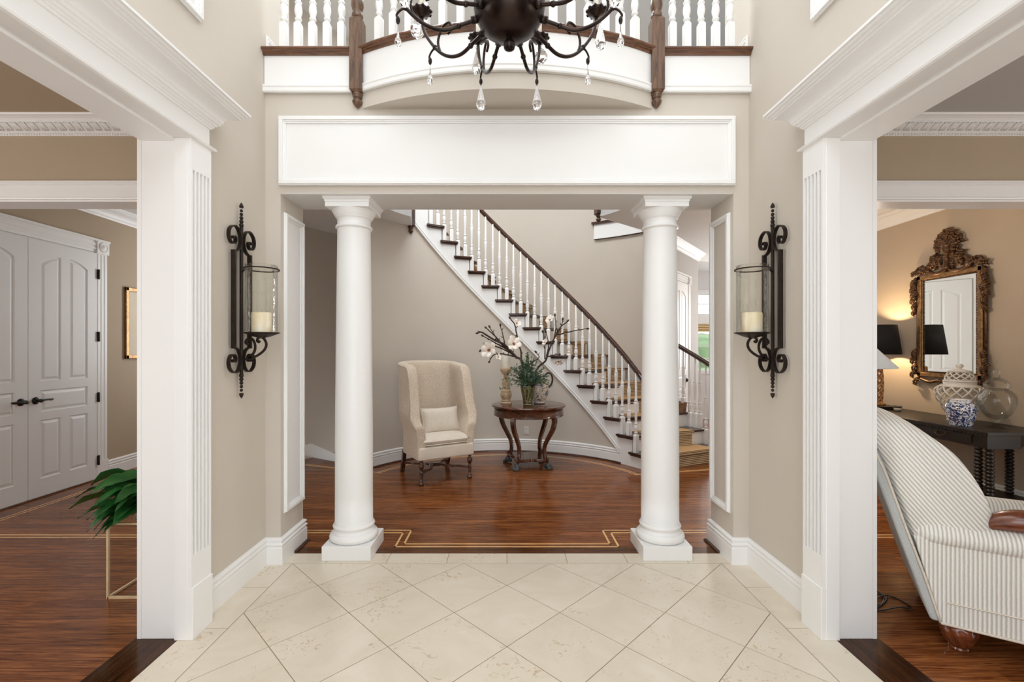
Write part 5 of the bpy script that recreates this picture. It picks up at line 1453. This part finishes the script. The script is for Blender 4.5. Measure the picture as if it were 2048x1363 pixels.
# side panels, arms
for (y0, y1) in ((-.005, .13), (CW-.13, CW+.005)):
    mb = yprism([(-.02, .125), (.90, .125), (.90, .50), (.1, .53), (-.12, .53)], y0, y1); pn = mb.build('side_panel', TICK, rc, .012, 3)
    vs = []; fs = []
    rr_ = .075; yc = (y0+y1)/2
    prof = [(yc+(rr_+.012)*cos(a*pi/8), .545+rr_*.85*sin(a*pi/8)) for a in range(16)]
    mb = MB(); xs_ = [-.11, -.10, -.06, 0, .2, .4, .6, .8, .90, .94, .95]; ks = [.2, .7, .95, 1, 1, 1, 1, 1, 1, .85, .3]
    for x, k in zip(xs_, ks):
        for (y, z_) in prof: vs.append((x-.0, yc+(y-yc)*k, .545+(z_-.545)*k))
    for j in range(len(xs_)-1):
        for i in range(16): fs.append((j*16+i, j*16+(i+1) % 16, (j+1)*16+(i+1) % 16, (j+1)*16+i))
    fs += [tuple(range(15, -1, -1)), tuple((len(xs_)-1)*16+i for i in range(16))]
    mb.add(vs, fs, True); mb.build('arm', TICK, rc)
    # show-wood hand rest on the arm
    mb = MB(); P = smoothpath([(.09, yc, .60), (.20, yc, .645), (.32, yc, .660), (.46, yc, .66)] if y0 < .3 else [(.52, yc, .62), (.55, yc, .63), (.58, yc, .64)]+[(.60, yc, .65), ], 5)
    P += smoothpath([(.62, yc, .662), (.80, yc, .655), (.93, yc, .66), (.985, yc, .625), (.96, yc, .59)], 5)
    vs = []; fs = []
    for i, p in enumerate(P):
        k = sqrt(min(1, (i+.05)/7)) if i < 7 else 1
        for a in range(12): vs.append((p.x, p.y+.055*k*cos(a*pi/6), p.z+.052*k*sin(a*pi/6)))
    for j in range(len(P)-1):
        for i in range(12): fs.append((j*12+i, j*12+(i+1) % 12, (j+1)*12+(i+1) % 12, (j+1)*12+i))
    fs += [tuple(range(11, -1, -1)), tuple((len(P)-1)*12+i for i in range(12))]
    mb.add(vs, fs, True); mb.build('wooden_hand_rest', REDWOOD, rc)
MB().box(.0, .88, .12, CW-.12, .15, .33).build('seat_base', TICK, rc, .015, 3)
q = MB(); M_ = Matrix.Translation((.50, CW/2, .41)); q.mapped(lambda p: M_ @ p, pillow_mb(.78, .50, .19, puff=.3, pinch=0)); q.build('seat_cushion', TICK, rc)
# piping along seams
mb = MB()
mb.tube(smoothpath([(-.02, -.004, .13), (-.075, -.004, .33), (-.15, -.004, .57), (-.22, -.002, .80), (-.27, .002, .93), (-.30, .008, 1.02)], 4), .006, 6)
mb.tube([(-.02, -.006, .13), (.3, -.008, .128), (.6, -.008, .128), (.90, -.006, .13)], .006, 6)
mb.tube([(.0, -.008, .235), (.45, -.008, .235), (.90, -.008, .235)], .0035, 6)
mb.build('piping', LINENL, rc)
def bun(x, y):
    mb = MB(); prof = [(.055, .13), (.066, .115), (.068, .09), (.060, .06), (.045, .032), (.034, .018), (.038, .008), (.034, 0)]
    vs = []; fs = []; S2 = 40
    for i, (r_, z_) in enumerate(prof):
        for k in range(S2):
            a = 2*pi*k/S2; tw_ = a*5+z_*38; rr_ = r_+(.0045*sin(tw_) if .02 < z_ < .12 else 0); vs.append((x+rr_*cos(a), y+rr_*sin(a), z_))
    # denser rings for the twist
    mb2 = MB(); dense = []
    for (r0_, z0), (r1_, z1) in zip(prof, prof[1:]):
        for q_ in range(4): t = q_/4; dense.append((r0_+(r1_-r0_)*t, z0+(z1-z0)*t))
    dense.append(prof[-1]); vs = []
    for (r_, z_) in dense:
        for k in range(S2):
            a = 2*pi*k/S2; rr_ = r_+(.011*(abs(sin(a*4+z_*30))-.6) if .022 < z_ < .118 else 0); vs.append((x+rr_*cos(a), y+rr_*sin(a), z_))
    for i in range(len(dense)-1):
        for k in range(S2): fs.append((i*S2+k, i*S2+(k+1) % S2, (i+1)*S2+(k+1) % S2, (i+1)*S2+k))
    fs += [tuple(range(S2)), tuple((len(dense)-1)*S2+k for k in range(S2-1, -1, -1))]
    return mb2.add(vs, fs, True)
for (x, y) in ((.055, .055), (.055, CW-.055), (.84, .055), (.84, CW-.055)): bun(x, y).build('leg', REDWOOD, rc)
# cords on the floor
def cord(label, pts, r_=.0035):
    P = smoothpath(pts, 6); o = MB().tube(P, r_, 6).build('power_cord', CABLE); tag(o, label, 'cord', 'tangled cords on the floor'); return o
rnd = random.Random(3)
z0 = .0052
def G(px, py, z_=z0): Y = (EYE-z_)*F/(py-697); return ((px-1014)*Y/F, Y, z_)
cord('outer black cord looping on the wood floor behind the striped armchair', [G(1735, 1172), G(1756, 1182), G(1768, 1195), G(1762, 1208), G(1745, 1206), G(1738, 1192), G(1752, 1188, .012), G(1790, 1194), G(1822, 1213)])
cord('inner black cord coiled tighter on the wood floor behind the striped armchair', [G(1732, 1202), G(1752, 1196, .011), G(1770, 1190, .011), G(1772, 1200), G(1755, 1214), G(1735, 1217), G(1760, 1220), G(1795, 1214, .012), G(1820, 1216)])

# ================================================================== CONSOLE TABLE
XC0, XC1, YC0, YC1, CT = 3.97, 4.585, 3.80, 5.95, .757
ct = thing('console_table', 'long black-brown console table with bobbin legs against the tan wall', 'console table', (4.28, 4.87, 0))
def lc(x, y): return (x-4.28, y-4.87)
poly = [lc(XC0+.0, YC0), lc(4.28, YC0), lc(XC1, 4.02), lc(XC1, YC1), lc(XC0, YC1)]
MB().prism(poly, .728, CT).build('tabletop', BLACKW, ct, .004, 2)
poly2 = [lc(XC0+.025, YC0+.025), lc(4.27, YC0+.025), lc(XC1-.02, 4.04), lc(XC1-.02, YC1-.02), lc(XC0+.025, YC1-.02)]
MB().prism(poly2, .615, .728).build('apron', BLACKW, ct)
mb = MB(); x0, y0 = lc(XC0-.006, 0)
for k in range(60): mb.sphere((lc(XC0, 0)[0], lc(0, YC0+.02+k*.035)[1], .724), .009, 6, 4, (.6, 1.1, .7))
mb.build('carved_edge', BLACKW, ct)
for k in range(3):
    ya = 3.95+k*.60
    x, y = lc(XC0+.018, ya); x2, y2 = lc(XC0+.03, ya+.54)
    dr = MB().box(x, x2, y, y2, .635, .712).build('drawer', BLACKW, ct, .003, 2)
    ym = (y+y2)/2
    mb = MB(); mb.tube(smoothpath([(x-.004, ym-.045, .688), (x-.020, ym-.040, .672), (x-.024, ym, .660), (x-.020, ym+.040, .672), (x-.004, ym+.045, .688)], 5), .0035, 6)
    for s_ in (-1, 1): mb.sphere((x-.003, ym+s_*.045, .690), .008, 8, 6)
    mb.build('drawer_pull', GOLDD, dr)
def bobbin(x, y):
    prof = [(.028, .615), (.030, .60), (.022, .592)]; z_ = .585
    while z_ > .06:
        prof += [(.020, z_), (.030, z_-.008), (.032, z_-.015), (.030, z_-.022), (.020, z_-.030)]; z_ -= .031
    prof += [(.024, .05), (.034, .035), (.030, .01), (.018, 0)]
    a, b_ = lc(x, y); return MB().lathe(prof, (a, b_, 0), 14)
for (x, y) in ((4.022, 3.925), (4.50, 4.12), (4.03, YC1-.07), (4.50, YC1-.07), (4.03, 4.93), (4.048, 3.858)): bobbin(x, y).build('leg', BLACKW, ct)
x, y = lc(4.03, 3.85); x2, y2 = lc(4.52, YC1-.05)
MB().box(x-.02, x2, y+.0, y2, .13, .155).build('lower_shelf', BLACKW, ct, .004)

# mirror
mr = thing('gilt_mirror', 'antique gilt mirror with a carved urn crest on the tan wall', 'mirror', (RX, 4.785, 1.70))
# local: x = 0 wall, negative x into the room; y along wall; z up
my, mz = .355, .555
def mbx(a0_, a1_, b0_, b1_, d0=.0, d1=.035): return MB().box(-d1, -d0-.001, a0_, a1_, b0_, b1_)
mb = MB()
for (a0_, a1_, b0_, b1_) in ((-my, my, -mz, -mz+.05), (-my, my, mz-.05, mz), (-my, -my+.05, -mz, mz), (my-.05, my, -mz, mz)): mb.box(-.045, -.001, a0_, a1_, b0_, b1_)
mb.build('frame', GOLD, mr, .008, 3)
mb = MB(); k = -my+.052
while k < my-.05: mb.sphere((-.040, k, mz-.055), .0075, 6, 5); mb.sphere((-.040, k, -mz+.055), .0075, 6, 5); k += .0155
k = -mz+.055
while k < mz-.05: mb.sphere((-.040, my-.055, k), .0075, 6, 5); mb.sphere((-.040, -my+.055, k), .0075, 6, 5); k += .0155
mb.build('beading', GOLDD, mr)
MB().box(-.024, -.018, -my+.05, my-.05, -mz+.05, mz-.05).build('mirror_glass', MIRRORM, mr)
def scroll(mb, c, r0_, turns, start, sgn, w=.02, n_=36):
    P = []
    for i in range(n_+1):
        t = i/n_; a = start+sgn*turns*2*pi*t; r_ = r0_*(1-.85*t); P.append((-.035-.02*t, c[0]+r_*cos(a), c[1]+r_*sin(a)))
    mb.tube(P, [w*(1-.5*i/n_) for i in range(n_+1)], 8); mb.sphere(P[-1], w*.8, 8, 6); return P[0]
def acanthus(mb, c, d, l_, w_, n_=5):
    """carved leaf: fat spine with lobes"""
    c = Vector((-.03, c[0], c[1])); d = Vector((0, d[0], d[1])).normalized(); s_ = Vector((0, -d.z, d.y))
    P = [c+d*l_*t+Vector((-.03*sin(pi*t), 0, 0))+s_*w_*.5*t*t for t in [i/6 for i in range(7)]]
    mb.tube(P, [w_*.28*(1-.8*i/6)+.002 for i in range(7)], 7)
    for i in range(1, n_+1):
        t = i/(n_+1)
        for g in (-1, 1):
            b_ = c+d*l_*t+Vector((-.025*sin(pi*t), 0, 0)); e = b_+s_*g*w_*(.62-.25*t)+d*l_*.18
            mb.tube([b_, (b_+e)/2+Vector((-.014, 0, 0)), e], [w_*.17, w_*.16, .003], 6)
cr_ = MB()
for g in (-1, 1):
    scroll(cr_, (g*.155, mz+.075), .075, 1.3, -pi/2 if g > 0 else -pi/2, g, .022)
    scroll(cr_, (g*.315, mz+.045), .055, 1.2, pi if g > 0 else 0, -g, .020)
    cr_.tube(smoothpath([(-.03, g*.02, mz+.02), (-.04, g*.08, mz+.0), (-.04, g*.16, mz-.002), (-.04, g*.24, mz+.03), (-.035, g*.31, mz+.10)], 5), .020, 8)
    acanthus(cr_, (g*.12, mz+.06), (g*.25, 1), .14, .09); acanthus(cr_, (g*.20, mz+.03), (g*1, .45), .12, .08); acanthus(cr_, (g*.30, mz+.05), (g*1, -.2), .12, .06)
    acanthus(cr_, (g*.05, mz+.02), (g*.3, 1), .16, .05); acanthus(cr_, (g*.10, mz+.10), (-g*.5, 1), .10, .07)
cr_.build('crest', GOLDD, mr)
ur = MB(); ur.lathe([(.05, 0), (.035, .03), (.028, .09), (.024, .12), (.036, .13), (.036, .14), (.024, .15), (.03, .165), (.048, .19), (.052, .22), (.044, .235), (.052, .245), (.05, .255), (0, .25)], (-.045, 0, mz+.02), 16)
for k, (a, l_, w_) in enumerate(((0, .17, .10), (-.35, .16, .09), (.38, .15, .09), (-.75, .15, .08), (.8, .13, .08), (-1.25, .15, .07), (1.3, .11, .07), (-1.9, .10, .07), (1.85, .09, .06))):
    acanthus(ur, (.035*sin(a), mz+.255+.02*cos(a)), (sin(a), cos(a)), l_, w_, 5)
ur.sphere((-.055, .0, mz+.36), .042, 10, 8, (.7, 1, 1.1))
for k in range(9): ur.sphere((-.075, .028*sin(k*2.4), mz+.345+.03*cos(k*2.4)), .014, 6, 5)
ur.build('urn', GOLDD, mr)
d = bpy.data.lights.new('ceiling_fixture_light', 'POINT'); d.energy = 20; d.color = (1, .86, .72); d.shadow_soft_size = .06
o = bpy.data.objects.new('ceiling_fixture_light', d); COL.objects.link(o); o.location = (3.35, 4.35, 2.25)
sd = MB()
for g in (-1, 1):
    yb_ = g*(my+.012)
    for k in range(6):
        z_ = mz-.02-k*.070; w3 = (.075, .06, .085, .07, .06, .045)[k]; acanthus(sd, (yb_, z_), (g*(.25+.3*(k % 2)), -1), .12-.01*k, w3, 5); scroll(sd, (yb_+g*.018, z_-.045), .026, 1.1, 1.2*k, g*(1 if k % 2 else -1), .011, 14)
    for k in range(4): z_ = -mz+.30-k*.075; acanthus(sd, (yb_, z_), (g*(.15+.35*(k % 2)), -1), .10, .06, 5); scroll(sd, (yb_+g*.014, z_-.03), .022, 1.1, k, g, .010, 14)
    acanthus(sd, (g*(my-.02), -mz-.0), (g*.3, -1), .11, .07, 3)
    sd.tube(smoothpath([(-.03, g*my*.95, -mz-.02), (-.03, g*my*.6, -mz-.055), (-.03, g*my*.3, -mz-.035), (-.03, 0, -mz-.06)], 5), .016, 8)
    sd.tube([(-.02, g*(my+.01), mz-.03), (-.02, g*(my+.012), 0), (-.02, g*(my+.01), -mz+.02)], .014, 6)
sd.build('side_carving', GOLDD, mr)

# table lamp with lattice base
lx, ly = 4.335, 5.40
bx_ = tag(MB().box(-.15, .15, -.20, .20, 0, .038).build('lamp_riser', BLACKW, None, .004, 2, loc=(lx-.02, ly, CT)), 'flat dark box under the lattice lamp on the console', 'box')
la = thing('lattice_lamp', 'carved lattice wooden lamp with a black drum shade, lit, on the console', 'lamp', (lx, ly, CT+.038))
MB().lathe([(.085, 0), (.09, .01), (.085, .022), (.062, .03), (.058, .04), (0, .04)], seg=28).build('base', LATTW, la)
mb = MB()
for g in (-1, 1):
    for k in range(6):
        P = []
        for i in range(25):
            t = i/24; a = g*t*pi*1.6+2*pi*k/6; r_ = .052+.012*sin(pi*t); P.append((r_*cos(a), r_*sin(a), .035+.40*t))
        mb.tube(P, .0085, 6)
mb.lathe([(.058, .43), (.064, .44), (.05, .455), (.02, .465), (.012, .48), (.01, .66)], seg=24)
mb.build('lattice_body', LATTW, la)
MB().lathe([(.235, .59), (.190, .93)], seg=48, cap=False).build('lamp_shade', BLACKF, la, solid=.003)
MB().sphere((0, 0, .70), .03, 12, 8, (1, 1, 1.2)).build('bulb', BULB, la)
d = bpy.data.lights.new('lattice_lamp_light', 'POINT'); d.energy = 34; d.color = (1, .72, .42); d.shadow_soft_size = .04
o = bpy.data.objects.new('lattice_lamp_light', d); COL.objects.link(o); o.location = (lx, ly, CT+.038+.79)
# reading lamp with white cone shade
fl2 = thing('reading_floor_lamp', 'floor lamp with a white cone shade behind the right post', 'lamp', (2.86, 3.8, 0))
MB().lathe([(.285, 1.295), (.29, 1.297), (.07, 1.545), (.065, 1.545)], seg=48, cap=False).build('lamp_shade', WSHADE, fl2, solid=.003)
MB().lathe([(.13, 0), (.13, .012), (.03, .03), (.012, .05), (.012, 1.40), (.02, 1.42), (.012, 1.44), (.006, 1.56), (0, 1.57)], seg=20).build('stand', BRONZE, fl2)
d = bpy.data.lights.new('floor_lamp_light', 'POINT'); d.energy = 10; d.color = (1, .80, .55); d.shadow_soft_size = .04
o = bpy.data.objects.new('floor_lamp_light', d); COL.objects.link(o); o.location = (2.93, 3.8, 1.36)
# jars
def lattice_jar(x, y):
    t = thing('lattice_ginger_jar', 'large white pierced lattice ginger jar with lid on the console', 'jar', (x, y, CT))
    def R_(z_):
        K = [(0, .10), (.02, .105), (.05, .10), (.12, .14), (.20, .19), (.26, .212), (.30, .205), (.335, .17), (.35, .15)]
        for (a, b_), (c, e) in zip(K, K[1:]):
            if z_ <= c: return b_+(e-b_)*(z_-a)/(c-a)
        return .15
    mb = MB()
    for g in (-1, 1):
        for k in range(14):
            P = []
            for i in range(19):
                tt = i/18; z_ = .05+.28*tt; a = 2*pi*k/14+g*tt*1.35; P.append((R_(z_)*.86*cos(a), R_(z_)*.86*sin(a), z_))
            mb.tube(P, .0072, 6)
    mb.lathe([(.105, 0), (.108, .01), (.104, .03), (.108, .05), (.10, .06), (.09, .05)], seg=36, sx=.86, sy=.86)
    mb.lathe([(.172, .325), (.178, .334), (.160, .345), (.142, .352), (.135, .36), (.142, .372), (.130, .374)], seg=36, sx=.86, sy=.86)
    mb.build('body', PORC, t)
    mb = MB()
    def RL(z_): return .125*sqrt(max(0.02, 1-((z_-.385)/.125)**2))
    for g in (-1, 1):
        for k in range(11):
            P = []
            for i in range(13):
                tt = i/12; z_ = .39+.085*tt; a = 2*pi*k/11+g*tt*1.1; P.append((RL(z_)*.86*cos(a), RL(z_)*.86*sin(a), z_))
            mb.tube(P, .0062, 6)
    mb.lathe([(.138, .374), (.142, .378), (.142, .390), (.125, .396)], seg=36, sx=.86, sy=.86); mb.lathe([(.088, .472), (.08, .482), (.04, .494), (.018, .50), (.014, .508), (.026, .520), (.028, .532), (.02, .545), (0, .55)], seg=24)
    mb.build('lid', PORC, t)
lattice_jar(4.35, 4.42)
t = thing('blue_ginger_jar', 'squat blue and white ginger jar in front of the lattice jar on the console', 'jar', (4.115, 4.17, CT))
MB().lathe([(0.0755, 0), (0.0785, .004), (0.0770, .012), (0.0801, .02), (0.0939, .06), (0.1063, .11), (0.1101, .15), (0.1063, .18), (0.0924, .202), (0.0770, .212)], seg=40).build('body', BLUEW, t)
MB().lathe([(0.0770, .21), (0.0739, .214), (0.0739, .228), (0.0770, .232), (0.0708, .238), (0.0231, .242), (0, .243)], seg=40).build('lid', blue_glaze('pale_blue_glaze', 22, lo=.36, hi=.42), t)
t = thing('apothecary_jar', 'clear glass apothecary jar with a pointed finial at the near end of the console', 'jar', (4.30, 4.04, CT))
MB().lathe([(0.0798, 0), (0.0798, .004), (0.0380, .014), (0.0167, .03), (0.0152, .045), (0.0266, .055), (0.0608, .08), (0.0988, .13), (0.1216, .19), (0.1277, .24), (0.1216, .285), (0.0988, .32), (0.0745, .338), (0.0684, .345), (0.0661, .345), (0.0722, .335), (0.0965, .317), (0.1186, .283), (0.1246, .24), (0.1186, .192), (0.0958, .134), (0.0578, .086), (0, .066)], seg=40).build('bowl', GLASS, t)
MB().lathe([(0.0760, .346), (0.0851, .352), (0.0874, .372), (0.0836, .392), (0.0646, .415), (0.0380, .435), (0.0228, .448), (0.0228, .46), (0.0167, .468), (0.0228, .48), (0.0228, .50), (0.0152, .512), (0.0091, .53), (0.0091, .56), (0.0038, .59), (0, .592)], seg=32, cap=False).build('lid', GLASS, t)
t = thing('votive_glass', 'small clear votive glass beside the lattice lamp on the console', 'candle glass', (4.33, 5.10, CT))
MB().lathe([(.034, 0), (.036, .003), (.041, .06), (.038, .06), (.033, .008), (0, .008)], seg=24).build('cup', GLASS, t)
MB().lathe([(.031, .009), (.033, .03), (0, .031)], seg=20).build('wax', WAX, t)
